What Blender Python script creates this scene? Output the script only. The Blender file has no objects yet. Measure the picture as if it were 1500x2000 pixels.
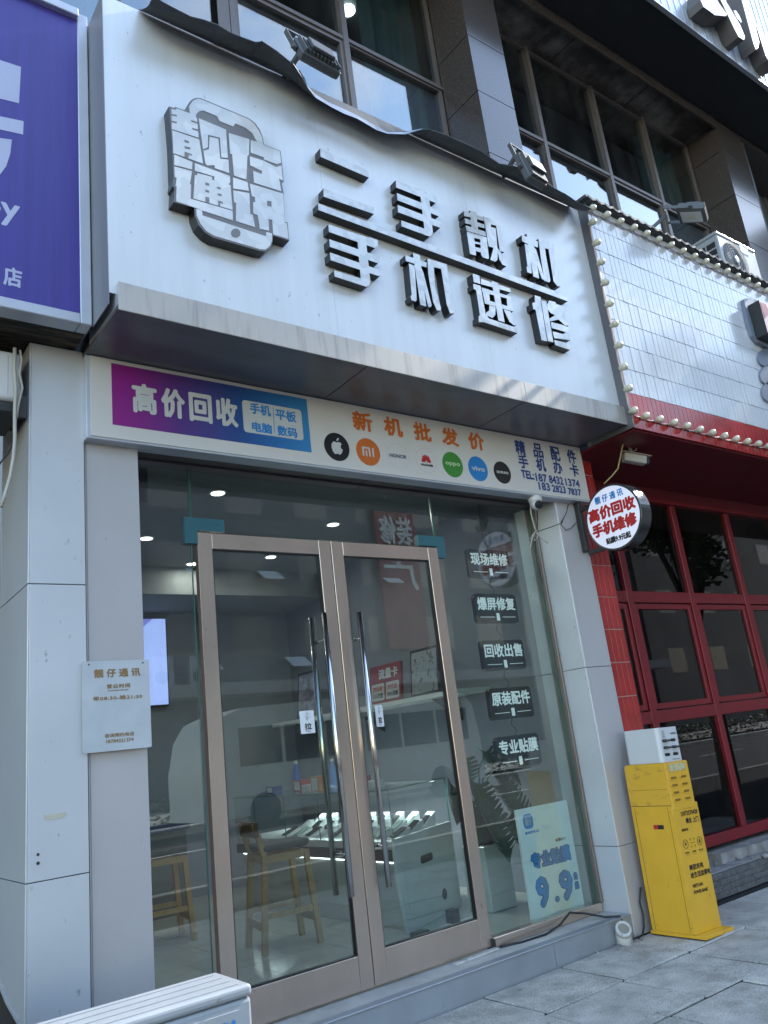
import bpy, bmesh, math, random
from mathutils import Vector, Matrix, geometry
random.seed(7)
sc = bpy.context.scene
col = sc.collection

# ------------------------------------------------------------------ camera
F, PITCH, YAW, ROLL = 1567.0, math.radians(16.23), math.radians(38.22), math.radians(-6.95)
CAM = Vector((0, 0, 1.4))
_f = Vector((math.sin(YAW)*math.cos(PITCH), math.cos(YAW)*math.cos(PITCH), math.sin(PITCH)))
_r0 = Vector((math.cos(YAW), -math.sin(YAW), 0)); _u0 = _r0.cross(_f)
_r = _r0*math.cos(ROLL) + _u0*math.sin(ROLL); _u = -_r0*math.sin(ROLL) + _u0*math.cos(ROLL)
cam = bpy.data.objects.new('camera', bpy.data.cameras.new('camera')); col.objects.link(cam)
cam.matrix_world = Matrix(((_r.x, _u.x, -_f.x, CAM.x), (_r.y, _u.y, -_f.y, CAM.y), (_r.z, _u.z, -_f.z, CAM.z), (0, 0, 0, 1)))
cam.data.sensor_fit = 'VERTICAL'; cam.data.sensor_height = 24; cam.data.lens = 24*F/2000
cam.data.clip_start = 0.05; cam.data.clip_end = 1000
sc.camera = cam

# ------------------------------------------------------------------ sky, sun, exposure
SUN_EL, SUN_OFF = math.radians(36), math.radians(4)      # sun rakes along the facade from the right
SDIR = Vector((math.cos(SUN_EL)*math.cos(SUN_OFF), -math.cos(SUN_EL)*math.sin(SUN_OFF), math.sin(SUN_EL)))
w = bpy.data.worlds.new('World'); sc.world = w; w.use_nodes = True
nt = w.node_tree; nt.nodes.clear(); N = nt.nodes.new; L = nt.links.new
sky = N('ShaderNodeTexSky'); sky.sky_type = 'NISHITA'; sky.sun_disc = False
sky.sun_elevation = SUN_EL; sky.sun_rotation = math.radians(90) + SUN_OFF
sky.air_density = 1.25; sky.dust_density = .35; sky.ozone_density = 1.0
tc = N('ShaderNodeTexCoord'); nz = N('ShaderNodeTexNoise'); nz.inputs['Scale'].default_value = 2.6
nz.inputs['Detail'].default_value = 9; nz.inputs['Roughness'].default_value = .58
mp = N('ShaderNodeMapping'); mp.inputs['Scale'].default_value = (1, 1, 2.2); mp.inputs['Location'].default_value = (.4, .2, .1)
L(tc.outputs['Generated'], mp.inputs[0]); L(mp.outputs[0], nz.inputs['Vector'])
rp = N('ShaderNodeValToRGB'); rp.color_ramp.elements[0].position = .57; rp.color_ramp.elements[1].position = .80
L(nz.outputs['Fac'], rp.inputs[0])
bw = N('ShaderNodeRGBToBW'); L(sky.outputs[0], bw.inputs[0])
mul = N('ShaderNodeMath'); mul.operation = 'MULTIPLY'; mul.inputs[1].default_value = 1.75; L(bw.outputs[0], mul.inputs[0])
mx = N('ShaderNodeMixRGB'); L(rp.outputs[0], mx.inputs[0]); L(sky.outputs[0], mx.inputs[1]); L(mul.outputs[0], mx.inputs[2])
bg = N('ShaderNodeBackground'); bg.inputs[1].default_value = .14; L(mx.outputs[0], bg.inputs[0])
wo = N('ShaderNodeOutputWorld'); L(bg.outputs[0], wo.inputs[0])
sun = bpy.data.objects.new('sun', bpy.data.lights.new('sun', 'SUN')); col.objects.link(sun)
sun.data.energy = 2.0; sun.data.angle = math.radians(1.5); sun.data.color = (1, .95, .88)
sun.rotation_euler = SDIR.to_track_quat('Z', 'Y').to_euler(); sun.location = (12, -4, 14)
sc.view_settings.view_transform = 'Standard'; sc.view_settings.look = 'None'
sc.view_settings.exposure = 2.25; sc.view_settings.gamma = 1
sc.cycles.max_bounces = 10; sc.cycles.transparent_max_bounces = 24; sc.cycles.caustics_reflective = False

# ------------------------------------------------------------------ pixel of the photograph -> point on a plane
def on(u, v, ax, val):
    d = _r*((u-750)/F) - _u*((v-1000)/F) + _f
    t = (val - CAM[ax])/d[ax]
    return CAM + d*t
def P(u, v, Y):
    p = on(u, v, 1, Y); return p.x, p.z

# ------------------------------------------------------------------ materials
MATS = {}
def M(name, c, rough=.5, metal=0., var=.06, scale=5., stretch=(1, 1, 1), bump=0., bscale=60., spec=.5, coat=0., emit=None, es=0.,
      rvar=.08, c2=None, ramp=(.35, .7), detail=6, specks=0., grain=0.):
    if name in MATS: return MATS[name]
    m = bpy.data.materials.new(name); m.use_nodes = True; MATS[name] = m
    t = m.node_tree; b = t.nodes['Principled BSDF']; n = t.nodes.new; l = t.links.new
    g = n('ShaderNodeNewGeometry'); mpn = n('ShaderNodeMapping'); mpn.inputs['Scale'].default_value = stretch
    l(g.outputs['Position'], mpn.inputs[0])
    ns = n('ShaderNodeTexNoise'); ns.inputs['Scale'].default_value = scale; ns.inputs['Detail'].default_value = detail; ns.inputs['Roughness'].default_value = .6
    l(mpn.outputs[0], ns.inputs['Vector'])
    cr = n('ShaderNodeValToRGB'); e = cr.color_ramp.elements
    e[0].position, e[1].position = ramp
    if c2 is None:
        e[0].color = (*[max(0, x*(1-var)) for x in c], 1); e[1].color = (*[min(1, x*(1+var)) for x in c], 1)
    else:
        e[0].color = (*c, 1); e[1].color = (*c2, 1)
    l(ns.outputs['Fac'], cr.inputs[0])
    if specks:      # sparse grime marks and short scuffs
        m3 = n('ShaderNodeMapping'); m3.inputs['Scale'].default_value = (1, 1, .55); l(g.outputs['Position'], m3.inputs[0])
        n3 = n('ShaderNodeTexNoise'); n3.inputs['Scale'].default_value = 38; n3.inputs['Detail'].default_value = 3; l(m3.outputs[0], n3.inputs['Vector'])
        r3 = n('ShaderNodeMapRange'); r3.inputs[1].default_value = .70; r3.inputs[2].default_value = .78; r3.inputs[4].default_value = specks; l(n3.outputs['Fac'], r3.inputs[0])
        x3 = n('ShaderNodeMixRGB'); x3.inputs[2].default_value = (.09, .085, .08, 1); l(r3.outputs[0], x3.inputs[0]); l(cr.outputs[0], x3.inputs[1]); l(x3.outputs[0], b.inputs['Base Color'])
    elif grain:
        n3 = n('ShaderNodeTexNoise'); n3.inputs['Scale'].default_value = 170; n3.inputs['Detail'].default_value = 3; l(g.outputs['Position'], n3.inputs['Vector'])
        r3 = n('ShaderNodeMapRange'); r3.inputs[1].default_value = .3; r3.inputs[2].default_value = .7; r3.inputs[3].default_value = 1-grain; r3.inputs[4].default_value = 1+grain; l(n3.outputs['Fac'], r3.inputs[0])
        n4 = n('ShaderNodeTexNoise'); n4.inputs['Scale'].default_value = 16; n4.inputs['Detail'].default_value = 4; l(g.outputs['Position'], n4.inputs['Vector'])
        r4 = n('ShaderNodeMapRange'); r4.inputs[1].default_value = .66; r4.inputs[2].default_value = .72; r4.inputs[3].default_value = 1; r4.inputs[4].default_value = .55; l(n4.outputs['Fac'], r4.inputs[0])
        m4 = n('ShaderNodeMath'); m4.operation = 'MULTIPLY'; l(r3.outputs[0], m4.inputs[0]); l(r4.outputs[0], m4.inputs[1])
        x3 = n('ShaderNodeVectorMath'); x3.operation = 'SCALE'; l(cr.outputs[0], x3.inputs[0]); l(m4.outputs[0], x3.inputs['Scale']); l(x3.outputs[0], b.inputs['Base Color'])
    else: l(cr.outputs[0], b.inputs['Base Color'])
    mr = n('ShaderNodeMapRange'); mr.inputs[3].default_value = max(.01, rough-rvar); mr.inputs[4].default_value = min(1, rough+rvar)
    l(ns.outputs['Fac'], mr.inputs[0]); l(mr.outputs[0], b.inputs['Roughness'])
    b.inputs['Metallic'].default_value = metal; b.inputs['Specular IOR Level'].default_value = spec
    b.inputs['Coat Weight'].default_value = coat
    if bump:
        nb = n('ShaderNodeTexNoise'); nb.inputs['Scale'].default_value = bscale; nb.inputs['Detail'].default_value = 5
        l(mpn.outputs[0], nb.inputs['Vector']); bp = n('ShaderNodeBump'); bp.inputs['Strength'].default_value = bump; bp.inputs['Distance'].default_value = .01
        l(nb.outputs['Fac'], bp.inputs['Height']); l(bp.outputs[0], b.inputs['Normal'])
    if emit:
        b.inputs['Emission Color'].default_value = (*emit, 1); b.inputs['Emission Strength'].default_value = es
    return m
def glass(name, tint, f0=.045, rough=0., dust=0.):
    m = bpy.data.materials.new(name); m.use_nodes = True; MATS[name] = m
    t = m.node_tree; t.nodes.clear(); n = t.nodes.new; l = t.links.new
    g = n('ShaderNodeNewGeometry'); d = n('ShaderNodeVectorMath'); d.operation = 'DOT_PRODUCT'
    l(g.outputs['Normal'], d.inputs[0]); l(g.outputs['Incoming'], d.inputs[1])
    def mth(op, a, b=None):
        k = n('ShaderNodeMath'); k.operation = op
        if hasattr(a, 'links'): l(a, k.inputs[0])
        else: k.inputs[0].default_value = a
        if b is not None:
            if hasattr(b, 'links'): l(b, k.inputs[1])
            else: k.inputs[1].default_value = b
        return k.outputs[0]
    ab = mth('ABSOLUTE', d.outputs['Value']); fr = mth('POWER', mth('SUBTRACT', 1., ab), 5.)
    fr = mth('ADD', mth('MULTIPLY', fr, 1-f0), f0)
    tr = n('ShaderNodeBsdfTransparent'); tr.inputs[0].default_value = (*tint, 1)
    gl = n('ShaderNodeBsdfGlossy'); gl.inputs['Roughness'].default_value = rough
    mxs = n('ShaderNodeMixShader'); l(fr, mxs.inputs[0]); l(tr.outputs[0], mxs.inputs[1]); l(gl.outputs[0], mxs.inputs[2])
    out = n('ShaderNodeOutputMaterial')
    if dust:
        df = n('ShaderNodeBsdfDiffuse'); df.inputs[0].default_value = (.5, .5, .48, 1)
        mp2 = n('ShaderNodeMapping'); mp2.inputs['Scale'].default_value = (3, 3, .7); l(g.outputs['Position'], mp2.inputs[0])
        ns = n('ShaderNodeTexNoise'); ns.inputs['Scale'].default_value = 2.2; ns.inputs['Detail'].default_value = 8; l(mp2.outputs[0], ns.inputs['Vector'])
        mr = n('ShaderNodeMapRange'); mr.inputs[1].default_value = .4; mr.inputs[2].default_value = .75; mr.inputs[3].default_value = dust*.15; mr.inputs[4].default_value = dust
        l(ns.outputs['Fac'], mr.inputs[0]); m2 = n('ShaderNodeMixShader'); l(mr.outputs[0], m2.inputs[0]); l(mxs.outputs[0], m2.inputs[1]); l(df.outputs[0], m2.inputs[2])
        l(m2.outputs[0], out.inputs[0])
    else: l(mxs.outputs[0], out.inputs[0])
    return m
def dirt_streak(name, c, dark, rough, metal, sx=30, lo=.45, hi=.75):
    return M(name, c, rough, metal, c2=dark, scale=1., stretch=(sx, sx, 1.6), ramp=(lo, hi), detail=8, rvar=.12)

panel_white = M('white sign panel', (.66, .685, .71), .34, .2, specks=.45, var=.045, scale=1., stretch=(11, 11, .7), rvar=.06)
clad = M('grey aluminium cladding', (.56, .58, .61), .36, .25, specks=.5, var=.04, scale=1.5, rvar=.05)
clad2 = M('taupe aluminium cladding', (.47, .455, .46), .36, .25, specks=.5, var=.04, scale=1.4, rvar=.05)
clad_dark = M('dark joint', (.03, .028, .028), .8)
steel = M('brushed steel door frame', (.57, .455, .375), .24, .72, specks=.5, var=.10, scale=2.2, stretch=(1, 1, .35), rvar=.09)
chrome = M('polished tube', (.62, .60, .57), .16, 1., var=.06, scale=8)
fascia_m = dirt_streak('weathered canopy edge', (.40, .38, .35), (.22, .20, .18), .42, .35, 26, .5, .78)
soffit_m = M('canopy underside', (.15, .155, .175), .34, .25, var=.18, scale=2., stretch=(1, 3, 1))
black = M('black letter side', (.012, .012, .013), .35)
letter_face = M('pale glossy letter face', (.52, .545, .57), .14, .0, var=.09, scale=14., rvar=.03, coat=.4, ramp=(.48, .53), detail=1)
logo_grey = M('logo plate grey', (.15, .145, .15), .35)
logo_white = M('logo plate white', (.54, .565, .59), .2, var=.06, scale=9, ramp=(.5, .54), detail=1, coat=.3)
rubber = M('dark roof sheet', (.055, .062, .07), .6, var=.25, scale=3)
film = M('torn plastic film', (.28, .33, .42), .25, var=.25, scale=8)
granite = M('brown granite', (.074, .064, .061), .16, 0, var=.35, scale=90, spec=.6, rvar=.05)
granite_pale = M('stained granite', (.30, .285, .27), .22, 0, c2=(.46, .44, .42), scale=3.2, spec=.6)
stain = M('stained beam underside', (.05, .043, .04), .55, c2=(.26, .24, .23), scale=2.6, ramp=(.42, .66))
win_frame = M('bronze window frame', (.19, .165, .155), .4, .4, var=.1)
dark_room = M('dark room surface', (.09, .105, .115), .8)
curtain_m = M('teal curtain', (.22, .31, .31), .85, var=.2, scale=3)
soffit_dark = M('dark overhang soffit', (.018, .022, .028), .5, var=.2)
metal_fascia = M('silver corrugated fascia', (.50, .53, .58), .35, .5, var=.06)
sign_side = M('grey letter side', (.11, .105, .105), .5)
tile_white = M('white glazed tile', (.56, .58, .62), .16, 0, var=.05, scale=3., spec=.6, rvar=.04)
grout = M('grey grout', (.20, .21, .225), .8)
tile_red = M('red glazed tile', (.36, .022, .022), .2, 0, var=.22, scale=4., spec=.6, rvar=.05)
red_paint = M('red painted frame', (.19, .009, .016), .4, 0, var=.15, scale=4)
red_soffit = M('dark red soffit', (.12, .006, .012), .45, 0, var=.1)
pale_grout = M('pale grout', (.55, .47, .44), .85)
purple = M('purple sign print', (.055, .042, .26), .35, 0, var=.12, scale=1., stretch=(24, 24, .8))
lilac = M('lilac sign print', (.42, .45, .62), .35)
frame_alu = M('aluminium sign frame', (.50, .53, .60), .35, .3)
old_wood = M('rotten board underside', (.02, .016, .013), .85, c2=(.15, .12, .09), scale=5, stretch=(1, 6, 6), ramp=(.45, .75))
paving = M('grey granite paving', (.27, .255, .22), .78, 0, c2=(.54, .515, .46), scale=5.5, ramp=(.3, .72), bump=.5, bscale=220, detail=12, grain=.45)
paving2 = M('dusty granite paving', (.37, .35, .305), .8, 0, c2=(.60, .575, .52), scale=7.1, ramp=(.3, .72), bump=.5, bscale=220, detail=12, grain=.4)
joint_m = M('dirty joint sand', (.016, .015, .014), .95, bump=.5)
step_side = M('blue grey step metal', (.30, .325, .35), .38, .3, specks=.5, var=.12, scale=2.5)
step_top = M('pale step tile', (.47, .455, .42), .55, 0, var=.15, scale=6)
concrete = M('broken concrete', (.20, .185, .175), .9, 0, c2=(.36, .35, .34), scale=9, bump=.9, bscale=30)
stone = M('chiselled dark stone', (.12, .12, .12), .85, 0, var=.3, scale=30, bump=1., bscale=45)
yellow = M('yellow painted steel', (.68, .375, .03), .38, 0, specks=.5, var=.06, scale=5, rvar=.06)
yellow_d = M('scuffed yellow steel', (.66, .37, .035), .4, 0, c2=(.34, .22, .04), scale=10, stretch=(1, 1, 2.2), ramp=(.56, .72))
abs_white = M('white plastic', (.55, .56, .57), .35, 0, var=.03)
ac_white = M('off white painted metal', (.30, .325, .35), .32, 0, specks=.5, var=.05, scale=5, rvar=.05)
dark_plastic = M('dark plastic', (.02, .021, .023), .45)
grey_metal = M('dark grey metal', (.085, .09, .095), .45, .3, var=.15)
cable_w = M('pale cable', (.42, .40, .36), .6)
cable_k = M('black cable', (.012, .012, .014), .5)
ink_k = M('black ink', (.01, .01, .012), .4); ink_w = M('white ink', (.52, .53, .53), .45)
ink_or = M('orange ink', (.56, .14, .025), .45); ink_bl = M('navy ink', (.02, .055, .22), .45); ink_cy = M('blue ink', (.02, .20, .52), .45)
ink_red = M('red ink', (.46, .02, .02), .45); ink_gold = M('gold ink', (.25, .155, .06), .45)
bulb_m = M('cream bulb', (.52, .49, .38), .3)
pane = glass('shop glass', (.84, .91, .895), .088, dust=.008)
pane_clear = glass('thin glass', (.93, .97, .96), .045)
pane_up = glass('upper window glass', (.62, .72, .74), .24, dust=.03)
pane_dark = glass('restaurant glass', (.30, .33, .35), .06, dust=.012)
film_edge = M('green glass edge', (.05, .16, .13), .2)
teal = M('teal patch fitting', (.035, .13, .16), .35)
wood = M('ash wood', (.56, .36, .17), .5, 0, c2=(.42, .25, .11), scale=3., stretch=(6, 6, 1), ramp=(.35, .7))
seat_m = M('grey seat fabric', (.10, .10, .105), .85, var=.15, scale=30)
int_wall = M('pale room wall', (.22, .24, .28), .7)
int_ceil = M('ceiling paint', (.17, .18, .18), .8)
int_floor = M('cream floor tile', (.46, .47, .43), .14, var=.05, scale=2)
counter_m = M('white counter laminate', (.60, .62, .60), .3)
leaf_m = M('monstera leaf', (.014, .06, .03), .35, var=.3, scale=8)
leaf_t = M('street tree leaf', (.05, .085, .025), .6, var=.3, scale=3); bark = M('bark', (.10, .08, .06), .9, bump=.8)

# ------------------------------------------------------------------ mesh helpers
class MB:
    def __init__(self): self.b = bmesh.new()
    def box(self, x0, x1, y0, y1, z0, z1, bev=0., seg=1):
        r = bmesh.ops.create_cube(self.b, size=1)
        mt = Matrix.Translation(((x0+x1)/2, (y0+y1)/2, (z0+z1)/2)) @ Matrix.Diagonal((abs(x1-x0), abs(y1-y0), abs(z1-z0), 1))
        bmesh.ops.transform(self.b, matrix=mt, verts=r['verts'])
        if bev:
            es = list({e for v in r['verts'] for e in v.link_edges})
            bmesh.ops.bevel(self.b, geom=es, offset=bev, segments=seg, affect='EDGES', profile=.5)
        return self
    def quad(self, *pts):
        self.b.faces.new([self.b.verts.new(p) for p in pts]); return self
    def prism(self, pts, vec):
        """polygon (3D points) extruded along vec"""
        vec = Vector(vec); a = [self.b.verts.new(p) for p in pts]; c = [self.b.verts.new(Vector(p)+vec) for p in pts]
        n = len(pts)
        self.b.faces.new(a); self.b.faces.new(c[::-1])
        for i in range(n): self.b.faces.new((a[i], c[i], c[(i+1) % n], a[(i+1) % n]))
        return self
    def tube(self, pts, r, n=8, caps=True):
        pts = [Vector(p) for p in pts]; rings = []; rr = r if isinstance(r, (list, tuple)) else [r]*len(pts)
        up = None
        for i, p in enumerate(pts):
            d = (pts[min(i+1, len(pts)-1)] - pts[max(i-1, 0)]).normalized()
            if up is None: up = d.orthogonal().normalized()
            up = (up - d*up.dot(d))
            up = up.normalized() if up.length > 1e-6 else d.orthogonal().normalized()
            s = d.cross(up)
            rings.append([self.b.verts.new(p + (up*math.cos(2*math.pi*k/n) + s*math.sin(2*math.pi*k/n))*rr[i]) for k in range(n)])
        for a, c in zip(rings, rings[1:]):
            for k in range(n): self.b.faces.new((a[k], a[(k+1) % n], c[(k+1) % n], c[k]))
        if caps: self.b.faces.new(rings[0][::-1]); self.b.faces.new(rings[-1])
        return self
    def lathe(self, prof, o, axis, n=20):
        """profile [(r, t)] turned about axis through o"""
        axis = Vector(axis).normalized(); a = axis.orthogonal().normalized(); c = axis.cross(a); o = Vector(o); rings = []
        for r, t in prof:
            rings.append([self.b.verts.new(o + axis*t + (a*math.cos(2*math.pi*k/n) + c*math.sin(2*math.pi*k/n))*max(r, 1e-4)) for k in range(n)])
        for p, q in zip(rings, rings[1:]):
            for k in range(n): self.b.faces.new((p[k], p[(k+1) % n], q[(k+1) % n], q[k]))
        self.b.faces.new(rings[0][::-1]); self.b.faces.new(rings[-1]); return self
    def bar(self, a, c, wd, th, side=None):
        """straight square bar from a to c"""
        a, c = Vector(a), Vector(c); d = (c-a).normalized(); s = Vector(side) if side else d.orthogonal()
        s = (s - d*s.dot(d)).normalized(); t = d.cross(s)
        q = [a + s*(i*wd/2) + t*(j*th/2) for i, j in ((-1, -1), (1, -1), (1, 1), (-1, 1))]
        return self.prism(q, c-a)
    def build(self, name, mat, parent=None, smooth=False):
        bmesh.ops.recalc_face_normals(self.b, faces=self.b.faces[:])
        off = Vector((0, 0, 0)); p = parent
        while p is not None: off += p.location; p = p.parent
        me = bpy.data.meshes.new(name)
        if off.length: bmesh.ops.translate(self.b, vec=-off, verts=self.b.verts[:])
        self.b.to_mesh(me); self.b.free()
        for mt in (mat if isinstance(mat, (list, tuple)) else [mat]): me.materials.append(mt)
        if smooth:
            for f in me.polygons: f.use_smooth = True
        o = bpy.data.objects.new(name, me); col.objects.link(o)
        if parent is not None: o.parent = parent
        return o
def wpos(o):
    v = Vector((0, 0, 0))
    while o is not None: v += o.location; o = o.parent
    return v
def inst(name, src, parent, delta):
    """copy of a mesh part, shifted, sharing its mesh data"""
    o = src.copy(); o.name = name; col.objects.link(o); o.parent = parent
    o.location = wpos(src) + Vector(delta) - wpos(parent); return o
def tag(o, label, cat=None, group=None, kind=None):
    if label: o['label'] = label
    if cat: o['category'] = cat
    if group: o['group'] = group
    if kind: o['kind'] = kind
    return o
def thing(name, label, cat, loc=(0, 0, 0), group=None):
    o = bpy.data.objects.new(name, None); col.objects.link(o); o.location = loc; o.empty_display_size = .1
    return tag(o, label, cat, group)
def structure(o): o['kind'] = 'structure'; return o
class Fr:
    """a plane in space: origin, right, up; normal points outwards"""
    def __init__(s, o, r, u): s.o, s.r, s.u = Vector(o), Vector(r).normalized(), Vector(u).normalized(); s.n = s.r.cross(s.u)
    def __call__(s, a, b, d=0.): return s.o + s.r*a + s.u*b + s.n*d
def front(Y): return Fr((0, Y, 0), (1, 0, 0), (0, 0, 1))
_tc = {}
def glyphs(body, space=1.):
    k = (body, space)
    if k not in _tc:
        c = bpy.data.curves.new('t', 'FONT'); c.body = body; c.resolution_u = 2; c.space_character = space
        ob = bpy.data.objects.new('t', c); col.objects.link(ob)
        bpy.context.view_layer.update()
        me = ob.to_mesh(); vs = [(v.co.x, v.co.y) for v in me.vertices]; fs = [tuple(p.vertices) for p in me.polygons]
        ob.to_mesh_clear(); bpy.data.objects.remove(ob); bpy.data.curves.remove(c)
        x0 = min(v[0] for v in vs); x1 = max(v[0] for v in vs); y0 = min(v[1] for v in vs); y1 = max(v[1] for v in vs)
        _tc[k] = ([((x-x0)/(x1-x0), (y-y0)/(y1-y0)) for x, y in vs], fs)
    return _tc[k]
def add_text(mb, fr, body, x0, x1, z0, z1, d, bold=0., space=1., lift=.0004):
    vs, fs = glyphs(body, space)
    offs = [(0, 0)]
    if bold: offs += [(bold*math.cos(i*math.pi/4), bold*math.sin(i*math.pi/4)) for i in range(8)]
    for k, (ox, oz) in enumerate(offs):
        vv = [mb.b.verts.new(fr(x0+bold+(x1-x0-2*bold)*x+ox, z0+bold+(z1-z0-2*bold)*y+oz, d+k*lift/8)) for x, y in vs]
        for f in fs:
            try: mb.b.faces.new([vv[i] for i in f])
            except ValueError: pass
def text(name, fr, body, x0, x1, z0, z1, d, mat, parent, bold=0., space=1.):
    mb = MB(); add_text(mb, fr, body, x0, x1, z0, z1, d, bold, space); return mb.build(name, mat, parent)
def text_px(name, Y, body, lb, rt, mat, parent, bold=0., space=1., d=.003):
    x0, z0 = P(*lb, Y); x1, z1 = P(*rt, Y); return text(name, front(Y), body, x0, x1, z0, z1, d, mat, parent, bold, space)
def row_px(name, Y, chars, lb, rt, cw, mat, parent, bold=0., d=.003):
    """spaced characters: cw = character width as a share of the pitch"""
    x0, z0 = P(*lb, Y); x1, z1 = P(*rt, Y); n = len(chars); pitch = (x1-x0)/(n-1+cw)
    for i, ch in enumerate(chars): text('character', front(Y), ch, x0+i*pitch, x0+i*pitch+pitch*cw, z0, z1, d, mat, parent, bold)
def plate(fr, polys, d0, d1, mb=None):
    """union of 2D polygons (frame coordinates) as one raised plate from depth d0 to d1; boundary sides get material slot 1"""
    vs, fs = [], []
    for p in polys:
        i = len(vs); a = sum(p[k][0]*p[(k+1) % len(p)][1] - p[(k+1) % len(p)][0]*p[k][1] for k in range(len(p)))
        q = p if a > 0 else p[::-1]
        vs += [Vector(x) for x in q]; fs.append(list(range(i, i+len(q))))
    ov, oe, of, _, _, orig = geometry.delaunay_2d_cdt(vs, [], fs, 0, 1e-5)
    mb = mb or MB(); keep = [f for f, o in zip(of, orig) if o]
    top = {}; bot = {}; cnt = {}
    for f in keep:
        for i in f:
            if i not in top: top[i] = mb.b.verts.new(fr(ov[i].x, ov[i].y, d1)); bot[i] = mb.b.verts.new(fr(ov[i].x, ov[i].y, d0))
        mb.b.faces.new([top[i] for i in f])
        for a, c in zip(f, f[1:]+f[:1]): cnt.setdefault((min(a, c), max(a, c)), []).append((a, c))
    for k, e in cnt.items():
        if len(e) == 1:
            a, c = e[0]; fc = mb.b.faces.new((top[a], bot[a], bot[c], top[c])); fc.material_index = 1
    return mb
def px_polys(polys, Y, ox=0, oy=0, s=1.):
    return [[P(ox+x/s, oy+y/s, Y) for x, y in p] for p in polys]
def disc(c, r, n=36, rx=None): return [(c[0]+(rx or r)*math.cos(2*math.pi*k/n), c[1]+r*math.sin(2*math.pi*k/n)) for k in range(n)]
def rrect(x0, x1, z0, z1, r, n=5):
    out = []
    for cx, cz, a in ((x1-r, z1-r, 0), (x0+r, z1-r, 90), (x0+r, z0+r, 180), (x1-r, z0+r, 270)):
        out += [(cx+r*math.cos(math.radians(a+90*k/n)), cz+r*math.sin(math.radians(a+90*k/n))) for k in range(n+1)]
    return out

# ================================================================== SETTING
YS, YD, FZ, ZS, YC, YP = 3.87, 4.10, .145, 3.518, 3.30, 3.33
g = MB().box(-60, 90, -90, 60, -.4, -.16).build('ground', M('packed earth', (.10, .095, .085), .95, bump=.4)); structure(g)
road = MB().box(-60, 90, -13.5, -2.2, -.3, -.12).build('road', M('asphalt', (.05, .05, .052), .9, bump=.5, bscale=120)); structure(road)
far_walk = MB().box(-60, 90, -24, -13.5, -.3, -.0).build('far_pavement', paving2); structure(far_walk)
for i in range(16):
    ln = MB().box(-20+i*5, -17.4+i*5, -7.95, -7.8, -.119, -.115).build('lane_marking', M('road paint', (.7, .7, .68), .7), road)
walk = structure(MB().box(-20, 40, -2.05, 4.9, -.2, -.0085).build('sidewalk', joint_m))
kerb = structure(MB().box(-20, 40, -2.2, -2.052, -.3, -.0, .01).build('kerb', paving))
# paving slabs, each its own piece, slightly uneven
def slab(x0, x1, y0, y1, m, dz=0., tx=0., ty=0.):
    j_ = .007+.006*random.random(); mb = MB().box(x0+j_, x1-.008, y0+j_, y1-.008, -.05, 0, .005)
    cx, cy = (x0+x1)/2, (y0+y1)/2
    for v in mb.b.verts:
        if v.co.z > -.02: v.co.z += dz + (v.co.x-cx)*tx + (v.co.y-cy)*ty
    return mb.build('paving_slab', m, walk)
rows = [(3.375, 3.87, 3.325-1.29, .645), (2.835, 3.375, 3.29-1.28, .64), (2.30, 2.835, 3.60-1.92, .64), (1.76, 2.30, 3.3-1.26, .63), (1.22, 1.76, 3.6-1.89, .63), (.68, 1.22, 3.3-1.26, .63), (.14, .68, 3.6-1.89, .63)]
for ri, (y0, y1, xs, wdt) in enumerate(rows):
    n = 13 if ri < 4 else 8
    for k in range(n):
        x0 = xs + k*wdt
        if ri == 0 and abs(x0-3.97) < .1: x0 += 0
        slab(x0, x0+wdt, y0, y1, paving if random.random() < .55 else paving2, random.uniform(-.002, .004), random.uniform(-.007, .007), random.uniform(-.007, .007))
# ---- neighbouring raised terrace on the right
ter = thing('stone_terrace', 'raised grey terrace with chiselled stone riser in front of the red windows', 'terrace', (6.8, 3.955, 0))
MB().box(5.29, 12, 3.99, 4.5, -.04, .172).build('core', concrete, ter)
def rough_slab(x0, x1, y0, y1, z0, z1, name, par, mat, jag=0.03, nx=14):
    mb = MB(); top = []; 
    for i in range(nx+1):
        x = x0+(x1-x0)*i/nx; top.append((x, y0+random.uniform(-jag, jag)))
    pts = [(x, y, z1) for x, y in top] + [(x1, y1, z1), (x0, y1, z1)]
    return mb.prism(pts, (0, 0, z0-z1)).build(name, mat, par)
rough_slab(5.29, 12, 3.985, 4.5, .1735, .182, 'top_layer', ter, concrete, .008)
rough_slab(6.25, 12, 4.10, 4.5, .183, .262, 'broken_slab', ter, concrete, .03, 26)
for c in range(4):
    zz = .0+c*.0435; xx = 5.29 - (c % 2)*.16
    while xx < 8.6:
        wd = random.uniform(.26, .36)
        a, b2 = max(xx, 5.29), xx+wd
        if b2 - a > .03: MB().box(a+.003, b2-.003, 3.955+random.uniform(-.003, .003), 3.992, zz+.0008, zz+.0427, .003).build('riser_stone', stone, ter)
        xx += wd
for k in range(26):     # rubble under the window frame and at the terrace edge
    x = random.uniform(6.1, 7.6) if k < 18 else random.uniform(6.5, 6.75); y = random.uniform(4.08, 4.17) if k < 18 else random.uniform(3.93, 4.02)
    mb = MB(); bmesh.ops.create_icosphere(mb.b, subdivisions=1, radius=random.uniform(.012, .035))
    for v in mb.b.verts: v.co *= random.uniform(.7, 1.2); v.co.z *= .6
    bmesh.ops.translate(mb.b, vec=(x, y, .195 if k < 18 else .186), verts=mb.b.verts[:]); mb.build('rubble', concrete, ter)

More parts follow.
